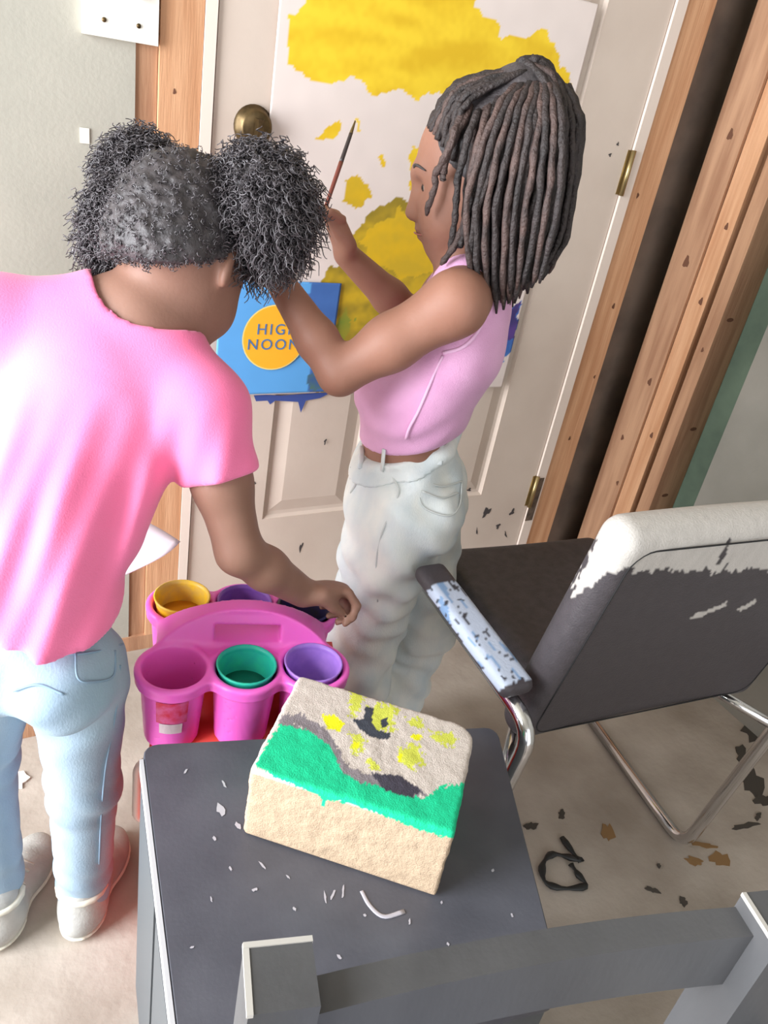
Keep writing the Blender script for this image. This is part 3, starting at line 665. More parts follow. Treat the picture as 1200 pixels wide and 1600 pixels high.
# charcoal armchair whose top rail crosses the foreground
M['charcoal'] = mat('charcoal_wood', lin(88, 88, 90), .55, col2=lin(74, 74, 76), scale=10, stretch=(1, 1, .3), bump=.1, bscale=90)
M['worn'] = mat('worn_edge', lin(188, 184, 178), .6)
M['cushion'] = mat('pale_blue_cloth', lin(150, 156, 186), .9, col2=lin(132, 140, 172), scale=30, bump=.2, bscale=300)
def front_chair():
    z = A(0, 0, 1); ZT = .775
    a = gz(434, 1466, ZT); b = gz(1196, 1388, ZT); ux = nrm((b - a) * A(1, 1, 0)); uy = A(-ux[1], ux[0], 0)     # uy: towards the cabinet
    a = a - uy * .021; b = b - uy * .021; wd = np.linalg.norm(b - a)
    L = lambda u, v, zz: A(a[0], a[1], 0) + ux * u + uy * v + z * zz
    root = empty('wooden_armchair', 'charcoal wooden armchair with curved top rail close in front of cabinet', 'chair', L(wd / 2, -.2, 0))
    for u in (0, wd):
        bm = bmesh.new(); q = L(u, 0, 0); s = .0195
        ring = lambda zz, dv, k: [q + ux * s * k * sx + uy * (s * k * sy + dv) + z * zz for sx, sy in ((-1, -1), (1, -1), (1, 1), (-1, 1))]
        hexa(bm, ring(0, 0, .9) + ring(ZT, 0, 1)); bmobj('back_post', bm, M['charcoal'], root, bevel=.003)
    for (cu_, cv_, hx, hy) in ((0, .0185, .0195, .0014), (-.0185, 0, .0014, .0195)):
        bm = bmesh.new(); obx(bm, L(cu_, cv_, ZT - .001), ux, uy, z, hx + .0004, hy + .0003, .0016 + hx * .02); bmobj('worn_edge', bm, M['worn'], root)
    bm = bmesh.new(); obx(bm, L(wd - .0185, 0, ZT - .001), ux, uy, z, .0016, .0195, .0016); bmobj('worn_edge', bm, M['worn'], root)
    # curved rails
    def rail(nm, z0, z1, sag, th):
        n = 20; bm = bmesh.new(); rings = []
        for k in range(n + 1):
            t = k / n; u = .0195 + (wd - .039) * t; v = sag * 4 * t * (1 - t) - .006 + .014 * t
            rings.append([bm.verts.new(tuple(L(u, v + th * (j in (1, 2)) - th / 2, zz))) for j, zz in ((0, z0), (1, z0), (2, z1), (3, z1))])
        for r0, r1 in zip(rings, rings[1:]):
            for j in range(4): bm.faces.new((r0[j], r0[(j + 1) % 4], r1[(j + 1) % 4], r1[j]))
        bm.faces.new(rings[0][::-1]); bm.faces.new(rings[-1]); return bmobj(nm, bm, M['charcoal'], root, bevel=.0025)
    rail('top_rail', ZT - .070, ZT - .014, .006, .021)
    for u, sgn in ((0, -1), (wd, 1)):
        bm = bmesh.new(); p, q = L(u, -.0195, ZT - .115), L(u + sgn * .012, -.40, ZT - .125); d = nrm(q - p); lat = nrm(np.cross(d, z)); obx(bm, (p + q) / 2, d, lat, np.cross(lat, d), np.linalg.norm(q - p) / 2, .021, .011); bmobj('arm', bm, M['charcoal'], root, bevel=.004)
        bm = bmesh.new(); obx(bm, L(u + sgn * .012, -.375, (ZT - .137) / 2), ux, uy, z, .018, .018, (ZT - .137) / 2); bmobj('front_leg', bm, M['charcoal'], root, bevel=.003)
    bm = bmesh.new(); obx(bm, L(wd / 2, -.20, .425), ux, uy, z, wd / 2 - .02, .178, .012); seat = bmobj('seat', bm, M['charcoal'], root, bevel=.003)
    c = L(wd / 2, -.205, .452); F = Field(c - A(.27, .27, .03), c + A(.27, .27, .03), .006); d = rbox_d(F.full(), c, ux, uy, z, wd / 2 - .035, .160, .0145, .013).astype(np.float32); sdfobj('cushion', F, d, M['cushion'], root, 1)
front_chair()

# torn black strip and dabs on the floor
pts = smoothpath([gz(x, y, .006) for x, y in ((878, 1308), (900, 1338), (908, 1345), (885, 1338), (862, 1335), (848, 1352), (852, 1378), (880, 1388), (915, 1384), (905, 1368), (892, 1350))], 40)
V, Fa = tube(pts, .0055 * (1 + .4 * np.sin(np.arange(40) * 1.3)), 7, True, .6)
tag(meshobj('rubber_scrap', V, Fa, M['blackmark'], None), 'curled black rubber scrap lying on floor beside cabinet', 'scrap')
def dab(px, py, a, b, t, m, nm, lab=None, cat=None, grp=None, z=.0012):
    V = []
    for j in range(14):
        g = 2 * math.pi * j / 14; r = 1 + .3 * math.sin(2 * g + px) + .22 * math.sin(5 * g + py); u, v = a * r * math.cos(g), b * r * math.sin(g)
        V.append(gz(px + u * math.cos(t) + v * math.sin(t), py - u * math.sin(t) + v * math.cos(t), z))
    n = len(V); W = V + [p - A(0, 0, z * .9) for p in V]
    Fa = [tuple(range(n))[::-1], tuple(range(n, 2 * n))] + [(j, (j + 1) % n, n + (j + 1) % n, n + j) for j in range(n)]
    o = meshobj(nm, W, Fa, m, None if lab else FLOOR, False); tag(o, lab, cat, grp)
    bm = bmesh.new(); bm.from_mesh(o.data); bmesh.ops.recalc_face_normals(bm, faces=bm.faces[:]); bm.to_mesh(o.data); bm.free()
DK, BR = mat('dark_stain', lin(70, 64, 58), .8), mat('rust_stain', lin(136, 104, 66), .8)
for k, (px, py, a, b, t) in enumerate(((1175, 1220, 16, 28, .2), (1165, 1290, 18, 5, .1), (1180, 1140, 22, 16, .4), (878, 1272, 6, 6, 0), (1068, 1408, 6, 7, 0), (1020, 1390, 10, 4, -.4), (1195, 1250, 14, 10, 0), (1160, 1180, 10, 14, .5), (830, 1290, 9, 6, .3), (1185, 1275, 5, 5, 0), (1030, 1352, 3, 3, 0))):
    dab(px, py, a, b, t, DK, 'paint_dab', z=.001 + .0002 * k)
for k, (px, py, a, b, t) in enumerate(((1125, 1342, 14, 12, .2), (950, 1300, 8, 16, .2), (1100, 1320, 18, 4, -.1), (1085, 1345, 16, 5, -.4))):
    dab(px, py, a, b, t, BR, 'rust_stain', z=.0012 + .0002 * k)
dab(28, 1220, 16, 12, .3, M['plate'], 'paper_scrap', 'small white scrap on the floor between jeans legs', 'scrap', None, .004)

# ------------------------------------------------------------------ people
M['skin2'] = mat('brown_skin', lin(150, 106, 88), .6, col2=lin(142, 98, 80), scale=14, sss=.12, bump=.06, bscale=260)
M['skin1'] = mat('deep_brown_skin', lin(142, 104, 88), .6, col2=lin(134, 96, 80), scale=14, sss=.1, bump=.06, bscale=260)
M['hair'] = mat('black_hair', lin(74, 68, 70), .5, col2=lin(52, 48, 50), scale=60, bump=.5, bscale=160)
M['locs'] = mat('dark_locs', lin(58, 48, 47), .6, col2=lin(40, 34, 34), scale=40, bump=.8, bscale=260)
M['locs_b'] = mat('brown_locs', lin(90, 70, 65), .6, col2=lin(60, 48, 46), scale=40, bump=.8, bscale=260)
M['curl'] = mat('curl_strands', lin(82, 76, 80), .38, spec=.8)
M['tank'] = mat('pink_rib_knit', lin(226, 170, 208), .85, col2=lin(214, 156, 196), scale=12, bump=.25, bscale=500, sheen=.2)
M['tankhem'] = mat('pink_binding', lin(232, 184, 218), .85)
M['tee'] = mat('pink_cotton', lin(250, 128, 176), .85, col2=lin(244, 118, 166), scale=6, bump=.15, bscale=500, sheen=.2)
M['teehem'] = mat('pink_hem', lin(246, 122, 170), .85)
M['denim2'] = mat('bleached_denim', lin(232, 232, 226), .9, col2=lin(202, 212, 216), scale=16, stretch=(1, 1, .5), bump=.2, bscale=420)
M['denim1'] = mat('light_blue_denim', lin(156, 175, 190), .9, col2=lin(140, 160, 178), scale=14, stretch=(1, 1, .5), bump=.14, bscale=420)
M['seam'] = mat('denim_seam', lin(200, 204, 202), .9)
M['shoe'] = mat('grey_white_sneaker', lin(186, 184, 178), .7, col2=lin(166, 164, 160), scale=20, bump=.2, bscale=200)
M['sole'] = mat('shoe_sole', lin(214, 208, 192), .7)
M['eyew'] = mat('eye_white', lin(196, 180, 170), .3)
M['iris'] = mat('dark_iris', lin(34, 24, 20), .2)
M['lip'] = mat('lips', lin(160, 96, 88), .45)

def rot(v, k, a):
    v, k = np.asarray(v, float), nrm(k); return v * math.cos(a) + np.cross(k, v) * math.sin(a) + k * np.dot(k, v) * (1 - math.cos(a))
def hand(F, f, w, d, n, thumb=1, curl=(.5, .7, .5), s=1., thumbdir=None, spread=.06):
    """palm, four fingers of different lengths and a thumb leaving the side of the palm; d: fingers, n: out of the palm"""
    d = nrm(d); n = nrm(n - d * np.dot(n, d)); lat = np.cross(n, d) * thumb
    adde(F, f, w + d * .034 * s, (.040 * s, .0275 * s, .0135 * s), [d, lat, n], .012)
    adde(F, f, w + d * .020 * s + lat * .016 * s + n * .004, (.020 * s, .012 * s, .011 * s), [d, lat, n], .010)
    for i, ln in enumerate((.92, 1.0, .94, .76)):
        p = w + d * (.064 - .004 * abs(i - 1.2)) * s + lat * (.0225 - .0148 * i) * s; dd = nrm(d + lat * spread * (1.5 - i)); r = (.0073, .0076, .0072, .0062)[i] * s; a = 0
        kx = np.cross(dd, n)
        for j, sl in enumerate((.028, .019, .015)):
            a += curl[j] * (1 + .08 * i); q = p + rot(dd, kx, a) * sl * ln * s
            addc(F, f, p, q, r * (1 - .08 * j), r * (.94 - .09 * j), .004); p = q
    p = w + d * .018 * s + lat * .022 * s; dd = nrm(d * .62 + lat * .62 + n * .35) if thumbdir is None else nrm(thumbdir)
    q = p + dd * .026 * s; addc(F, f, p, q, .0098 * s, .0085 * s, .007); e = q + nrm(dd * .7 + d * .6 + n * .2) * .020 * s; addc(F, f, q, e, .0083 * s, .0068 * s, .004)
def head(F, f, c, fw, upv, s=1.):
    """c: centre of the skull; fw: where the face points; upv: towards the crown"""
    fw = nrm(fw); upv = nrm(upv - fw * np.dot(upv, fw)); lt = np.cross(upv, fw); X = [fw, lt, upv]
    q = lambda a, b, e: c + (fw * a + lt * b + upv * e) * s
    adde(F, f, q(-.008, 0, .012), (.092 * s, .073 * s, .088 * s), X, .02)
    adde(F, f, q(.030, 0, -.040), (.056 * s, .060 * s, .062 * s), X, .03)       # face
    adde(F, f, q(.046, 0, -.088), (.032 * s, .034 * s, .024 * s), X, .025)      # chin
    for b in (-1, 1): adde(F, f, q(.052, b * .034, -.055), (.026 * s, .022 * s, .026 * s), X, .02)   # cheeks
    addc(F, f, q(.082, 0, -.012), q(.094, 0, -.046), .008 * s, .0105 * s, .012)     # nose
    for b in (-1, 1): adde(F, f, q(.086, b * .010, -.048), (.009 * s, .007 * s, .007 * s), X, .006)
    addc(F, f, q(.072, -.026, .008), q(.078, 0, .004), .011 * s, .012 * s, .012); addc(F, f, q(.072, .026, .008), q(.078, 0, .004), .011 * s, .012 * s, .012)
    for b in (-1, 1): sube(F, f, q(.088, b * .031, -.012), (.013 * s, .016 * s, .011 * s), X, .010)
    adde(F, f, q(.083, 0, -.066), (.010 * s, .019 * s, .006 * s), X, .005); adde(F, f, q(.080, 0, -.077), (.010 * s, .016 * s, .006 * s), X, .005)   # lips
    for b in (-1, 1):                                                             # ears
        adde(F, f, q(-.006, b * .071, -.020), (.018 * s, .008 * s, .029 * s), [nrm(fw - lt * b * .45), nrm(lt * b + fw * .45), upv], .006)
        sube(F, f, q(-.002, b * .080, -.018), (.009 * s, .006 * s, .016 * s), X, .004)
    return q, X
def eyes(q, X, parent, s=1.):
    for b in (-1, 1):
        c = q(.0715, b * .031, -.012); th = []
        for rad, off, m, nm in ((.0105, -.0062, M['eyew'], 'eye'), (.0066, -.0005, M['iris'], 'iris')):
            V, Fa = lathe([(0.0001, rad)] + [(rad * s * math.sin(a), rad * s * math.cos(a)) for a in np.linspace(.2, 2.9, 9)] + [(.0001, -rad)], c + X[0] * off * s, 14, X[0], X[1])
            th.append(meshobj(nm, V, Fa, m, parent if nm == 'eye' else th[0]))
def brows(q, X, parent, s=1.):
    for b in (-1, 1):
        pts = smoothpath([q(.086, b * .014, .010), q(.082, b * .030, .016), q(.070, b * .046, .010)], 8)
        V, Fa = tube(pts, .0032 * s * A(.6, 1, 1.1, 1.1, 1, .9, .7, .4), 6, True, .6); meshobj('eyebrow', V, Fa, M['hair'], parent)
def shoe(F, f, heel, toe, w=.031):
    d = nrm((toe - heel) * A(1, 1, 0)); lat = A(-d[1], d[0], 0); ln = np.linalg.norm(toe - heel); z = A(0, 0, 1)
    adde(F, f, heel + d * .035 + z * .030, (.045, w, .034), [d, lat, z], .02); adde(F, f, heel + d * (ln - .055) + z * .022, (.060, w * 1.1, .026), [d, lat, z], .025)
    addc(F, f, heel + d * .04 + z * .05, heel + d * (ln * .62) + z * .034, .030, .022, .02); addc(F, f, heel + d * .035 + z * .04, heel + d * .032 + z * .085, .030, .031, .015)
def person(label, loc): return empty('person', label, 'person', loc)

def girl_painting():
    O = A(.64, -.45, 0); Fw = nrm((-.82, .57, 0)); Lt = A(-Fw[1], Fw[0], 0); z = A(0, 0, 1)
    p = lambda x, y, l: onplane(x, y, O, Lt, l)
    root = person('child with long locs in pink tank top and bleached jeans holding a paintbrush', O)
    lo, hi = A(.32, -.75, -.005), A(.93, -.10, 1.30)
    F = Field(lo, hi, .004); f = F.new()
    # torso and pelvis
    chest, ribs, belly, waist, pelv = p(730, 480, 0), p(704, 538, 0), p(655, 605, 0), p(640, 662, 0), p(634, 755, 0)
    addc(F, f, chest, ribs, .054, .063, .03, Lt, 1.62); addc(F, f, ribs, belly, .063, .068, .03, Lt, 1.42); addc(F, f, belly, waist, .068, .064, .03, Lt, 1.4); addc(F, f, waist, pelv, .064, .078, .03, Lt, 1.4)
    for b in (-1, 1): adde(F, f, pelv - Fw * .028 + Lt * b * .045 - z * .02, (.062, .055, .06), [Fw, Lt, z], .03)
    # neck and head
    addc(F, f, p(722, 440, 0), p(728, 360, 0), .034, .033, .02); addc(F, f, p(722, 448, .055), p(722, 448, -.055), .034, .034, .03)
    hf = nrm(Fw * .97 - z * .24); q, HX = head(F, f, p(752, 268, 0), hf, z, 1.)
    # arms
    sN, eN, wN = p(712, 474, .120), p(530, 585, .150), p(432, 432, .105)
    addc(F, f, p(724, 462, .085), sN, .034, .039, .03); addc(F, f, sN, sN + (eN - sN) * .55, .039, .034, .02); addc(F, f, sN + (eN - sN) * .55, eN, .034, .0275, .02)
    addc(F, f, eN, eN + (wN - eN) * .35, .0265, .0275, .012); addc(F, f, eN + (wN - eN) * .35, wN, .0275, .0185, .012)
    hand(F, f, wN, nrm(wN - eN), nrm(Fw * .4 - Lt * .9), -1, (.3, .5, .4), .92)
    sF, eF, wF = p(700, 462, -.118), p(652, 506, -.14), p(541, 398, -.10)
    addc(F, f, p(712, 462, -.085), sF, .034, .038, .03); addc(F, f, sF, eF, .037, .029, .02); addc(F, f, eF, eF + (wF - eF) * .4, .0275, .0275, .012); addc(F, f, eF + (wF - eF) * .4, wF, .0275, .0195, .012)
    fN = p(517, 322, -.085)
    hand(F, f, wF, nrm(fN - wF), nrm(Fw * .75 + Lt * .65), -1, (.75, .9, .5), .98, nrm(nrm(fN - wF) * .8 + Fw * .5 + Lt * .25))
    # legs
    legs = []
    for b, hx, kx, ax_ in ((1, (625, 790), (553, 1040), A(.600, -.505, .055)), (-1, (655, 790), (652, 985), A(.735, -.425, .055))):
        h, k, a = p(*hx, b * .052), p(*kx, b * .062), ax_
        addc(F, f, h, k, .062, .042, .03); addc(F, f, k, k + (a - k) * .35, .040, .041, .02); addc(F, f, k + (a - k) * .35, a, .041, .025, .02); addc(F, f, a, a + Fw * .08 - z * .03, .025, .02, .02)
        legs.append((h, k, a))
    body = sdfobj('body', F, f, M['skin2'], root, 2)
    eyes(q, HX, body); brows(q, HX, body)
    V, Fa = tube(smoothpath([q(.0925, 0, -.0715), q(.089, .012, -.0718), q(.078, .022, -.073)], 8), .0012, 5); meshobj('mouth_line', V, Fa, M['lip'], body)
    # tank top
    t = F.new(); g = .006
    addc(F, t, chest, ribs, .057 + g, .067 + g, .03, Lt, 1.55); addc(F, t, ribs, belly, .067 + g, .074 + g, .03, Lt, 1.36); addc(F, t, belly, p(636, 690, 0), .074 + g, .069 + g, .03, Lt, 1.36)
    addc(F, t, p(724, 446, .058), p(724, 446, -.058), .036 + g, .036 + g, .03); adde(F, t, p(598, 585, 0), (.035, .07, .06), [Fw, Lt, z], .03)
    G = F.full(); lu = (G[0] - O[0]) * Fw[0] + (G[1] - O[1]) * Fw[1]; lv = (G[0] - O[0]) * Lt[0] + (G[1] - O[1]) * Lt[1]
    zz = G[2]
    wr = .0016 * np.sin(zz * 110 + lu * 70 + 1.2 * np.sin(lv * 60)) * np.exp(-((zz - .765) / .035) ** 2) 
    t = (t + wr).astype(np.float32)
    ah = [nrm(z * .95 + Fw * -.15), Fw, Lt]
    for b in (1, -1): 
        c = (sN if b > 0 else sF); sube(F, t, c - z * .012 + Lt * b * .045 - Fw * .004, (.070, .044, .068), ah, .008)
    sube(F, t, p(716, 395, 0) + Fw * .012, (.055, .058, .058), [Fw, Lt, z], .008)
    th = half(F, t, (p(560, 678, 0) + p(716, 665, 0)) / 2, nrm(np.cross(Lt, p(716, 655, 0) - p(560, 668, 0))) * (-1 if np.cross(Lt, p(716, 655, 0) - p(560, 668, 0))[2] > 0 else 1))
    tank = sdfobj('tank_top', F, th, M['tank'], root, 1)
    def on_field(fld, x, y, lift=.001):
        r = rayw(x, y); ts = np.linspace(.9, 1.5, 500); q_ = CAM + ts[:, None] * r; ix = np.clip(np.round((q_ - F.lo) / F.h).astype(int), 0, F.n - 1)
        return q_[np.argmax(fld[ix[:, 0], ix[:, 1], ix[:, 2]] < .0005)] - r * lift
    pts = [on_field(th, x, y) for x, y in ((692, 556), (676, 590), (655, 640), (640, 668), (634, 686))]
    for line in ([(736, 425), (752, 450), (757, 480), (748, 515), (724, 542), (692, 552)],):
        V, Fa = tube(smoothpath([on_field(th, x, y, .0) for x, y in line], 20), .003, 6); meshobj('armhole_binding', V, Fa, M['tankhem'], tank)
    V, Fa = tube(smoothpath(pts, 14), .0022, 6); meshobj('side_seam', V, Fa, M['tankhem'], tank)
    # jeans, loose, with creases
    j = F.new(); wj = p(640, 690, 0)
    addc(F, j, wj, pelv, .075, .088, .03, Lt, 1.36)
    for b in (-1, 1): adde(F, j, pelv - Fw * .030 + Lt * b * .042 - z * .025, (.070, .060, .066), [Fw, Lt, z], .03)
    for h, k, a in legs:
        addc(F, j, h, k, .078, .060, .03); addc(F, j, k, A(a[0], a[1], .075), .060, .056, .03)
    crs = .0045 * np.sin(zz * 70 + lu * 45 + 1.6 * np.sin(lv * 34 + zz * 12)) * np.exp(-((zz - .34) / .13) ** 2) + .003 * np.sin(zz * 115 - lu * 60 + 2 * np.sin(zz * 20 + lv * 30)) + .003 * np.sin(lu * 80 + zz * 30 + 2 * np.sin(zz * 26))
    j = (j + crs).astype(np.float32)
    ja, jb = p(553, 698, 0), p(722, 668, 0); nj = np.cross(Lt, jb - ja); nj = nrm(nj if nj[2] > 0 else -nj)
    jc = half(F, j, (ja + jb) / 2, nj); jc = half(F, jc, A(0, 0, .028), -z)
    jeans = sdfobj('jeans', F, jc, M['denim2'], root, 1)
    wb = half(F, half(F, (j - .0035).astype(np.float32), (ja + jb) / 2 + nj * .003, nj, .003), (ja + jb) / 2 - nj * .026, -nj, .003); sdfobj('waistband', F, wb, M['denim2'], jeans, 1)
    Vj, _ = surfnet(F, wb, 0); outer = Vj
    def skin_pt(x, y, l0):                                                          # nearest jeans surface point to a pixel on the near side
        r = rayw(x, y); o = CAM; best = None
        ts = np.linspace(.9, 1.5, 400); pts = o + ts[:, None] * r
        idx = np.round((pts - F.lo) / F.h).astype(int); idx = np.clip(idx, 0, F.n - 1); v = j[idx[:, 0], idx[:, 1], idx[:, 2]]
        k = np.argmax(v < .0005); return pts[k]
    tocam = lambda q_: nrm(CAM - q_)
    for (x, y) in ((600, 716), (690, 706), (566, 712)):
        a, b = skin_pt(x, y - 14, 0), skin_pt(x - 3, y + 20, 0); a, b = a + tocam(a) * .006, b + tocam(b) * .006
        V, Fa = tube([a, (a + b) / 2 + tocam(a) * .001, b], .0045, 6, True, .5); meshobj('belt_loop', V, Fa, M['denim2'], jeans)
    for line in ([(612, 742), (622, 772), (598, 830), (588, 880), (590, 940)], [(655, 748), (690, 760), (722, 752)], [(655, 748), (660, 790), (700, 806), (718, 790), (722, 752)], [(560, 742), (585, 757), (606, 742)], [(660, 768), (690, 778), (716, 770)], [(548, 730), (556, 752), (548, 770)]):
        pts = [skin_pt(x, y, 0) for x, y in line]; pts = np.array([q_ + tocam(q_) * .002 for q_ in pts]); V, Fa = tube(smoothpath(pts, 6 * len(pts)), .0016, 5); meshobj('stitching', V, Fa, M['seam'], jeans)
    # shoes (hidden behind the block, still there)
    for (h, k, a) in legs:
        s = F.new(); ft = A(a[0], a[1], 0) - Fw * .05; shoe(F, s, ft, ft + Fw * .175); s = half(F, s, A(0, 0, .004), -z)
        sdfobj('shoe', F, s, M['shoe'], root, 1)
    # hair: cap drawn back to a tie on the crown, and hanging locs
    c = F.new(); fwv, ltv, upv = HX; hq = q
    adde(F, c, hq(-.014, 0, .014), (.094, .077, .091), HX, .02); adde(F, c, hq(-.05, 0, -.045), (.055, .066, .06), HX, .03)
    tie = p(822, 122, 0); adde(F, c, tie - z * .015, (.040, .040, .034), HX, .03)
    hl0, hl1 = hq(.082, 0, .052), hq(.012, .075, -.012); nv = nrm(np.cross(hl1 - hl0, ltv)); nv = nv if np.dot(nv, fwv) > 0 else -nv
    c = half(F, c, hl0, nv, .006)
    hair = sdfobj('hair', F, c, M['hair'], root, 2)
    rr = random.Random(11)
    cnt = [0]
    def loc(pts, r0=.0052, brown=False, n=26):
        q_ = smoothpath(pts, n); cnt[0] += 1; k = cnt[0]
        wob = np.array([[rr.uniform(-1, 1) for _ in range(3)] for _ in range(n)]); wob = .5 * wob + .25 * np.roll(wob, 1, 0) + .25 * np.roll(wob, -1, 0)
        q_ = q_ + wob * .0022; rad = r0 * (1 + .16 * np.sin(np.arange(n) * 1.9 + k)) * np.linspace(1.05, .8, n); rad[-1] *= .4; rad[0] *= .7
        V, Fa = tube(q_, rad, 6); meshobj('loc', V, Fa, M['locs_b'] if brown else M['locs'], hair)
    lp = lambda a, b, t: tuple(a[i] + (b[i] - a[i]) * t for i in range(2))
    # drawn back over the skull
    for b in np.linspace(-.95, .95, 17):
        st_ = hq(.066 * math.cos(b * 1.1), .074 * math.sin(b * 1.25), .058 - .040 * b * b); mid = hq(.010, .062 * b, .110 - .026 * b * b); loc([st_, (st_ + mid) / 2 + upv * .010 + fwv * .003, mid, tie + ltv * b * .03 + upv * .010], .0046, rr.random() < .25)
    # the small tuft at the tie
    for k in range(16):
        a = k * .9; loc([tie - z * .01, tie + z * (.012 + .004 * (k % 3)) + fwv * .012 * math.cos(a) + ltv * .012 * math.sin(a), p(846 + 2.4 * k, 122 + 1.2 * k, .035 * math.sin(a * 1.7)), p(872 + 2 * k, 190 + 6 * k, .06 * math.sin(a * 1.7))], .006, k % 3 == 0, 18)
    # hanging mass: layers from the near side through to the far side
    for l0, l1, l2, n_ in ((.085, .102, .092, 20), (.074, .090, .080, 20), (.052, .070, .060, 17), (.020, .035, .030, 15), (-.03, -.02, -.02, 14), (-.062, -.066, -.06, 14), (-.085, -.092, -.085, 14)):
        for i in range(n_):
            t = (i + rr.uniform(.1, .9)) / n_; e = (1 - (2 * t - 1) ** 2) ** .5; near = l0 > 0
            a = lp((778, 142), (886, 134), t); a2 = lp((740, 192), (904, 186), t); m_ = lp((722, 292), (904, 265), t); m2 = lp((722, 370), (886, 365), t); b_ = (lp((735, 430), (858, 462), t)[0], 430 + 52 * math.sin(math.pi * min(1, .15 + t)) + rr.uniform(-20, 10))
            le = .55 + .45 * e
            j_ = lambda q_: (q_[0] + rr.uniform(-4, 4), q_[1])
            pts = [p(*j_(a), l0 * le * .45), p(*j_(a2), l0 * le), p(*j_(m_), l1 * le), p(*j_(m2), l2 * le * 1.02), p(*j_(b_), l2 * le * .95)]
            loc(pts, rr.uniform(.0040, .0056), rr.random() < .25)
    for k, pts in enumerate(([(735, 165, .05), (702, 230, .086), (683, 268, .08), (676, 300, .078), (665, 338, .076)], [(750, 170, .06), (728, 225, .09), (715, 290, .088), (712, 340, .088), (702, 390, .085)], [(765, 165, .06), (745, 230, .096), (733, 300, .096), (724, 350, .09), (712, 380, .088), (688, 414, .085)], [(772, 170, .06), (752, 250, .098), (738, 310, .098), (722, 372, .09), (718, 388, .088)],
                             [(728, 170, .05), (706, 215, .084), (694, 268, .082), (692, 282, .08)], [(788, 175, .06), (766, 260, .104), (742, 340, .105), (735, 400, .098), (742, 440, .09)])):
        loc([p(*q_) for q_ in pts], .0052, k % 2 == 0)
    for k in range(10):
        t = k / 9; loc([p(815 + 45 * t, 128, .03), p(780 + 95 * t, 165, .075), p(748 + 130 * t, 240, .104), p(728 + 140 * t, 340, .108), p(738 + 105 * t, 455 + 14 * math.sin(5 * t), .092)], .0050, k % 2 == 0)
    return root, p, wF, fN
GP, p2, wF, fN = girl_painting()

# paintbrush in the raised hand
b0, b1 = p2(505, 335, -.075), P(555, 189, 1.215); bd = nrm(b1 - b0); bl = np.linalg.norm(b1 - b0)
br = empty('paintbrush', 'thin dark paintbrush with reddish grip held up in a hand', 'paintbrush', b0)
def seg(name, t0, t1, r0, r1, m):
    n = 8; V, Fa = tube([b0 + bd * bl * (t0 + (t1 - t0) * k / (n - 1)) for k in range(n)], np.linspace(r0, r1, n), 8); meshobj(name, V, Fa, m, br)
seg('handle', 0, .55, .0030, .0036, mat('brush_red', lin(120, 62, 52), .4)); seg('ferrule', .55, .86, .0034, .0030, mat('brush_dark', lin(58, 50, 50), .4)); seg('bristles', .86, 1, .0030, .0012, mat('bristle', lin(92, 72, 30), .7))

def curls(name, m, parent, roots, dirs, lens, r_h, r_t, seed=1, segs=14, droop=.0):
    """curly strands: helices that leave the roots along dirs; one uncountable mesh"""
    g = np.random.default_rng(seed); N = len(roots); t = np.linspace(0, 1, segs)
    D = dirs / np.linalg.norm(dirs, axis=1)[:, None]
    a = g.normal(size=(N, 3)); Nn = np.cross(D, a); Nn /= np.linalg.norm(Nn, axis=1)[:, None]; Bn = np.cross(D, Nn)
    ph = g.uniform(0, 6.28, N); turns = g.uniform(1.3, 2.6, N); L = lens
    ang = ph[:, None] + turns[:, None] * 6.28 * t[None]
    rh = r_h * g.uniform(.6, 1.3, N)[:, None] * np.sqrt(t)[None]
    Pn = roots[:, None] + D[:, None] * (L[:, None] * t[None])[..., None] + Nn[:, None] * (rh * np.cos(ang))[..., None] + Bn[:, None] * (rh * np.sin(ang))[..., None]
    Pn[..., 2] -= droop * (t ** 2)[None] * L[:, None]
    T = np.gradient(Pn, axis=1); T /= np.linalg.norm(T, axis=2)[..., None] + 1e-9
    up = np.broadcast_to(D[:, None], T.shape); S = np.cross(T, up + .3 * Nn[:, None]); S /= np.linalg.norm(S, axis=2)[..., None] + 1e-9; W = np.cross(T, S)
    rt = r_t * np.linspace(1, .45, segs)[None, :, None]
    ring = [Pn + rt * (math.cos(k) * S + math.sin(k) * W) for k in (0, 2.094, 4.189)]
    V = np.stack(ring, 2).reshape(-1, 3)                                            # N, segs, 3
    base = (np.arange(N)[:, None] * segs + np.arange(segs - 1)[None]) * 3
    Q = np.concatenate([np.stack([base + j, base + (j + 1) % 3, base + 3 + (j + 1) % 3, base + 3 + j], -1).reshape(-1, 4) for j in range(3)])
    o = meshobj(name, V, Q, m, parent, True); o['kind'] = 'stuff'; return o

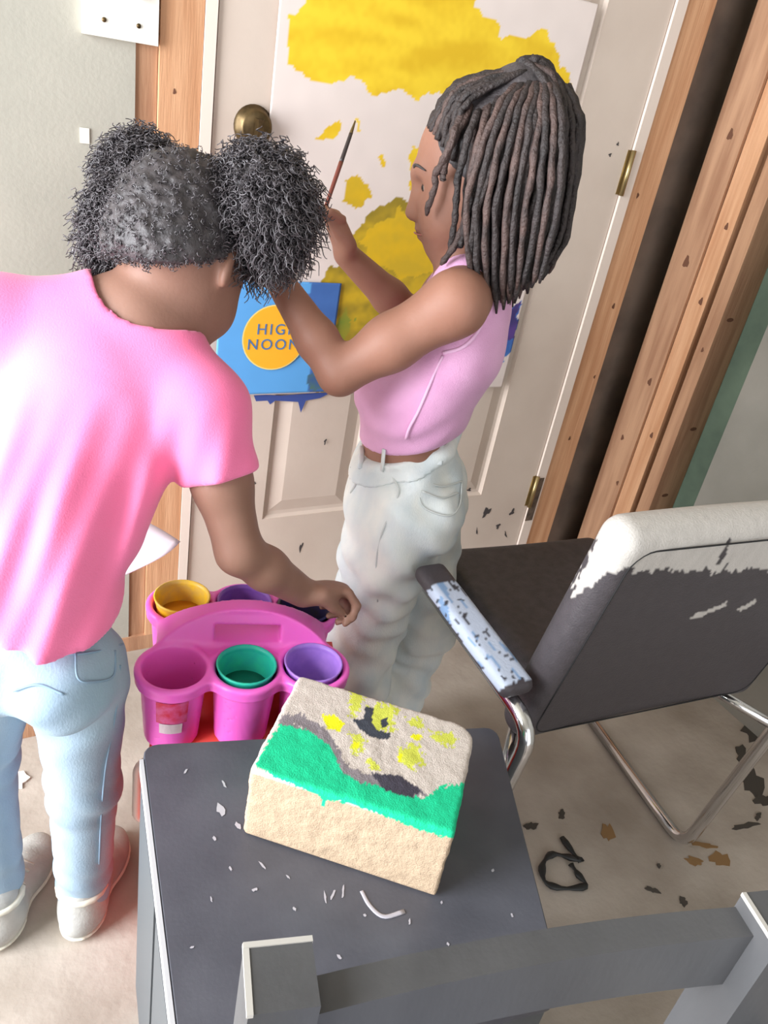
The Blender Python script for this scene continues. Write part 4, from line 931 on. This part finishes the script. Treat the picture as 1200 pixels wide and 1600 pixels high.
def girl_reaching():
    z = A(0, 0, 1); F1, R1 = nrm((.5, .866, 0)), nrm((.866, -.5, 0))
    root = person('child in hot pink shirt and light blue jeans bending over paint caddy', (.08, -.57, 0))
    lo, hi = A(-.26, -.80, -.005), A(.58, -.24, 1.16)
    F = Field(lo, hi, .004); f = F.new()
    pv, mid, ch, nk = P(55, 1010, .905), P(92, 800, .915), P(160, 600, .945), P(215, 490, .945)
    sR, sL = P(318, 640, .945), P(-12, 505, .91); Rs = nrm(sR - sL)
    addc(F, f, pv, mid, .060, .058, .03, R1, 1.15); addc(F, f, mid, ch, .054, .064, .03, Rs, 1.35); addc(F, f, ch, nk, .060, .040, .03, Rs, 1.3)
    addc(F, f, nk, sR, .038, .040, .03); addc(F, f, nk, sL, .038, .040, .03)
    for b in (-1, 1): adde(F, f, pv - F1 * .020 + R1 * b * .040 - z * .02, (.055, .050, .052), [F1, R1, z], .03)
    hc = P(290, 388, .955); addc(F, f, P(222, 500, .94), P(280, 425, .955), .044, .042, .02)
    hf = nrm((.60, .42, -.66)); q, HX = head(F, f, hc, hf, nrm((.34, .44, .80)), .98)
    eR, wR, hR = P(374, 862, .985), P(474, 926, 1.075), P(530, 920, 1.11)
    addc(F, f, sR, sR + (eR - sR) * .5, .039, .034, .02); addc(F, f, sR + (eR - sR) * .5, eR, .034, .0285, .02); addc(F, f, eR, eR + (wR - eR) * .4, .0275, .0275, .012); addc(F, f, eR + (wR - eR) * .4, wR, .0275, .0205, .012)
    hand(F, f, wR, nrm(hR - wR), nrm(-z * .9 + A(.1, -.35, 0)), 1, (.95, 1.0, .6), .98, nrm(nrm(hR - wR) * .8 - z * .8 + A(-.1, -.2, 0)))
    eL, wL, hL = P(0, 745, 1.06), P(95, 862, 1.12), P(150, 862, 1.15)
    addc(F, f, sL, eL, .039, .029, .02); addc(F, f, eL, wL, .0275, .0205, .012); hand(F, f, wL, nrm(hL - wL), nrm(F1 * .6 - z * .6), -1, (.5, .7, .5), .98)
    legs = []
    for hx, kx, ak in (((122, 1050, .935), (130, 1225, 1.065), A(.121, -.590, .06)), ((-18, 1040, .945), (-32, 1190, 1.08), A(.004, -.560, .06))):
        h, k = P(*hx), P(*kx); addc(F, f, h, k, .050, .038, .012); addc(F, f, k, k + (ak - k) * .35, .037, .036, .012); addc(F, f, k + (ak - k) * .35, ak, .038, .024, .02); addc(F, f, ak, ak + F1 * .08 - z * .035, .024, .02, .02); legs.append((h, k, ak))
    body = sdfobj('body', F, f, M['skin1'], root, 2)
    eyes(q, HX, body, .98); brows(q, HX, body, .98)
    # t-shirt
    t = F.new(); hem = P(66, 1010, .905)
    addc(F, t, hem - z * .01 - F1 * .018, mid, .094, .070, .03, R1, 1.05); addc(F, t, mid, ch, .068, .076, .03, Rs, 1.40); addc(F, t, ch, nk, .070, .048, .03, Rs, 1.35)
    addc(F, t, nk, sR, .046, .050, .03); addc(F, t, nk, sL, .046, .050, .03)
    addc(F, t, sR, sR + (eR - sR) * .60, .052, .049, .025); addc(F, t, sL, sL + (eL - sL) * .5, .052, .050, .025)
    G = F.full(); lr = (G[0] - mid[0]) * R1[0] + (G[1] - mid[1]) * R1[1]; zz = G[2]
    lowm = np.clip((.86 - zz) / .12, 0, 1)
    fold = (.0045 * np.sin(lr * 88 + 1.2 + 1.4 * np.sin(zz * 9)) + .003 * np.sin(lr * 170 - zz * 24)) * lowm * np.clip((zz - .56) / .08, 0, 1) + .0035 * np.sin(zz * 75 + lr * 28) * np.exp(-((zz - .63) / .05) ** 2) 
    t = (t + fold).astype(np.float32)
    ax = nrm(eR - sR); t = half(F, t, sR + (eR - sR) * .48, ax, .004) if False else t
    # sleeve ends: cut the two sleeve tips off
    for s_, e_, k in ((sR, eR, .47), (sL, eL, .47)):
        d = nrm(e_ - s_); o = s_ + (e_ - s_) * k; sub = F.sl(o - .11, o + .11); Gs = F.grid(sub)
        ax_d = (Gs[0] - o[0]) * d[0] + (Gs[1] - o[1]) * d[1] + (Gs[2] - o[2]) * d[2]
        rad = cone_d(Gs, s_, o + d * .12, .066, .066)
        t[sub] = smax(t[sub], -np.maximum(rad, -ax_d), .004)
    nd = nrm(F1 * .25 - z * 1.0 + R1 * .05)
    n0 = P(238, 478, .945); sube(F, t, n0 + z * .012 + F1 * .006, (.074, .070, .066), [nrm(Rs), F1, z], .008)
    t = half(F, t, hem + z * .056, nrm(-z - R1 * .16), .010)
    tee = sdfobj('t_shirt', F, t, M['tee'], root, 3)
    # jeans
    j = F.new(); addc(F, j, pv + z * .08 + F1 * .008, pv, .056, .074, .03, R1, 1.18)
    for b in (-1, 1): adde(F, j, pv - F1 * .025 + R1 * b * .045 - z * .015, (.066, .056, .058), [F1, R1, z], .02)
    for h, k, ak in legs: addc(F, j, h, k, .058, .044, .014); addc(F, j, k, A(ak[0], ak[1], .05), .045, .038, .02)
    lu = (G[0] - pv[0]) * F1[0] + (G[1] - pv[1]) * F1[1]
    crs = .0025 * np.sin(zz * 120 + lr * 40 + 1.5 * np.sin(lu * 40)) * (np.exp(-((zz - .32) / .06) ** 2) + np.exp(-((zz - .12) / .05) ** 2)) + .002 * np.sin(zz * 90 - lr * 60 + 2 * np.sin(lu * 30)) * np.exp(-((zz - .52) / .08) ** 2)
    j = (j + crs).astype(np.float32); j = half(F, j, pv + z * .078, z); j = half(F, j, A(0, 0, .048), -z, .004)
    jeans = sdfobj('jeans', F, j, M['denim1'], root, 1)
    def jp(x, y):
        r = rayw(x, y); ts = np.linspace(.7, 1.4, 500); pts = CAM + ts[:, None] * r; idx = np.clip(np.round((pts - F.lo) / F.h).astype(int), 0, F.n - 1); v = j[idx[:, 0], idx[:, 1], idx[:, 2]]
        k = np.argmax(v < .0005); return pts[k] - r * .002
    for line in ([(118, 1020), (122, 1060), (150, 1065), (178, 1055), (180, 1016)], [(30, 1012), (100, 1022), (150, 1018), (192, 1006)], [(20, 1080), (60, 1070), (100, 1085)], [(188, 1040), (180, 1120), (165, 1200), (158, 1280), (155, 1350)]):
        V, Fa = tube(smoothpath([jp(x, y) for x, y in line], 5 * len(line)), .0013, 5); meshobj('stitching', V, Fa, mat('blue_seam', lin(132, 156, 178), .9), jeans)
    # sneakers
    for heel in (A(.100, -.632, 0), A(-.012, -.606, 0)):
        s = F.new(); shoe(F, s, heel, heel + F1 * .185, .033); s = half(F, s, A(0, 0, .006), -z, .003); sh = sdfobj('shoe', F, s, M['shoe'], root, 1)
        so = half(F, half(F, (s - .0045).astype(np.float32), A(0, 0, .016), z, .003), A(0, 0, .0006), -z, .003); sdfobj('sole', F, so, M['sole'], sh, 1)
        ank = heel + F1 * .034; pts = [ank + A(math.cos(a), math.sin(a), 0) * .033 + z * .088 for a in np.linspace(0, 6.283, 16)]
        V, Fa = tube(pts, .005, 6, False); meshobj('sock_cuff', V, Fa, M['sole'], sh)
        for k in range(4):
            c_ = heel + F1 * (.080 + .016 * k) + z * (.068 - .006 * k); lat = R1 * .018; V, Fa = tube([c_ - lat - z * .004, c_ + z * .003, c_ + lat - z * .004], .0025, 6); meshobj('lace', V, Fa, M['sole'], sh)
    # hair: close curls on the scalp and two big puffs
    c = F.new(); fw, lt, up = HX
    adde(F, c, q(-.014, 0, .014), (.094, .077, .087), HX, .02); adde(F, c, q(-.055, 0, -.035), (.045, .060, .040), HX, .03)
    hl0, hl1 = q(.070, 0, .060), q(.004, -.075, .000); nv = nrm(np.cross(hl1 - hl0, lt)); nv = nv if np.dot(nv, fw) > 0 else -nv
    c = half(F, c, hl0, nv, .008)
    Vh, Qh = surfnet(F, c, 1)
    nz1 = quantnoise(Vh, 70); nz2 = quantnoise(Vh, 180, 3); nr = nrm_rows(Vh - hc)
    Vh = Vh + nr * (.004 * nz1 + .003 * nz2)[:, None]
    hair = meshobj('hair', Vh, Qh, M['hair'], root, True)
    g = np.random.default_rng(5)
    pick = g.choice(len(Vh), 2600); rt = Vh[pick]; dd = nrm_rows(rt - hc) * .35 + np.array(-up) * .25 + g.normal(size=(2600, 3)) * .35
    curls('scalp_curls', M['curl'], hair, rt - nr[pick] * .004, dd, g.uniform(.006, .013, 2600), .0026, .0011, 3, 10)
    for k, (pc, rx, rz_) in enumerate(((P(408, 328, .940), .068, .079), (P(222, 278, .965), .050, .052), (P(176, 362, .950), .030, .066))):
        d0 = g.normal(size=(900, 3)); d0 = nrm_rows(d0)
        # lumpy core
        nn_u, nn_v = 28, 20; V = []; Fa = []
        for a in range(nn_v + 1):
            for b in range(nn_u):
                th, phi = math.pi * a / nn_v, 2 * math.pi * b / nn_u; n_ = A(math.sin(th) * math.cos(phi), math.sin(th) * math.sin(phi), math.cos(th))
                rr_ = 1 + .10 * mnoise.noise((n_[0] * 3 + k * 9, n_[1] * 3, n_[2] * 3)) + .06 * mnoise.noise((n_[0] * 8, n_[1] * 8 + k, n_[2] * 8))
                V.append(pc + n_ * A(rx, rx, rz_) * .80 * rr_)
        for a in range(nn_v):
            for b in range(nn_u): Fa.append((a * nn_u + b, (a + 1) * nn_u + b, (a + 1) * nn_u + (b + 1) % nn_u, a * nn_u + (b + 1) % nn_u))
        if k < 2: puff = meshobj('hair_puff', V, Fa, M['hair'], root, True)
        else: meshobj('puff_lobe', V, Fa, M['hair'], puff, True)
        nc = (3600, 2600, 1500)[k]; d0 = nrm_rows(g.normal(size=(nc, 3))); rt = pc + d0 * A(rx, rx, rz_) * g.uniform(.60, .88, nc)[:, None]
        curls('puff_curls', M['curl'], puff, rt, d0 + g.normal(size=(nc, 3)) * .35, g.uniform(.014, .034, nc), .0042, .0012, 20 + k, 14, .35)
    # paper in the far hand
    return wL, hL
def nrm_rows(a): return a / (np.linalg.norm(a, axis=1)[:, None] + 1e-12)
wL1, hL1 = girl_reaching()
# sheet of white paper held in front of the pink shirt
pp = [[P(128, 842, 1.165), P(150, 812, 1.175), P(180, 790, 1.18)], [P(160, 880, 1.16), P(190, 850, 1.17), P(215, 808, 1.18)], [P(187, 902, 1.16), P(232, 873, 1.17), P(250, 825, 1.185)], [P(200, 897, 1.165), P(262, 868, 1.175), P(282, 846, 1.19)]]
V = [q for r in pp for q in r]; Fa = [(i * 3 + j, (i + 1) * 3 + j, (i + 1) * 3 + j + 1, i * 3 + j + 1) for i in range(3) for j in range(2)]
sheet = meshobj('paper_sheet', V, Fa, mat('white_paper', lin(226, 216, 222), .7), None, True)
md = sheet.modifiers.new('subdivide', 'SUBSURF'); md.boundary_smooth = 'PRESERVE_CORNERS'; md.levels = 2; md.render_levels = 2; md = sheet.modifiers.new('thickness', 'SOLIDIFY'); md.thickness = .0008
tag(sheet, 'curled white paper sheet poking out beside the pink shirt', 'paper')

# offcut of lumber lying on the floor by the wall, seen between the jeans legs
pb = gz(48, 1122, .0); pl = box('lumber_board', -.45, .17, pb[1] - .05, pb[1] + .05, .0003, .038, M['wood2'], None, .002)
tag(pl, 'pine board lying flat on the floor along grey wall', 'board')
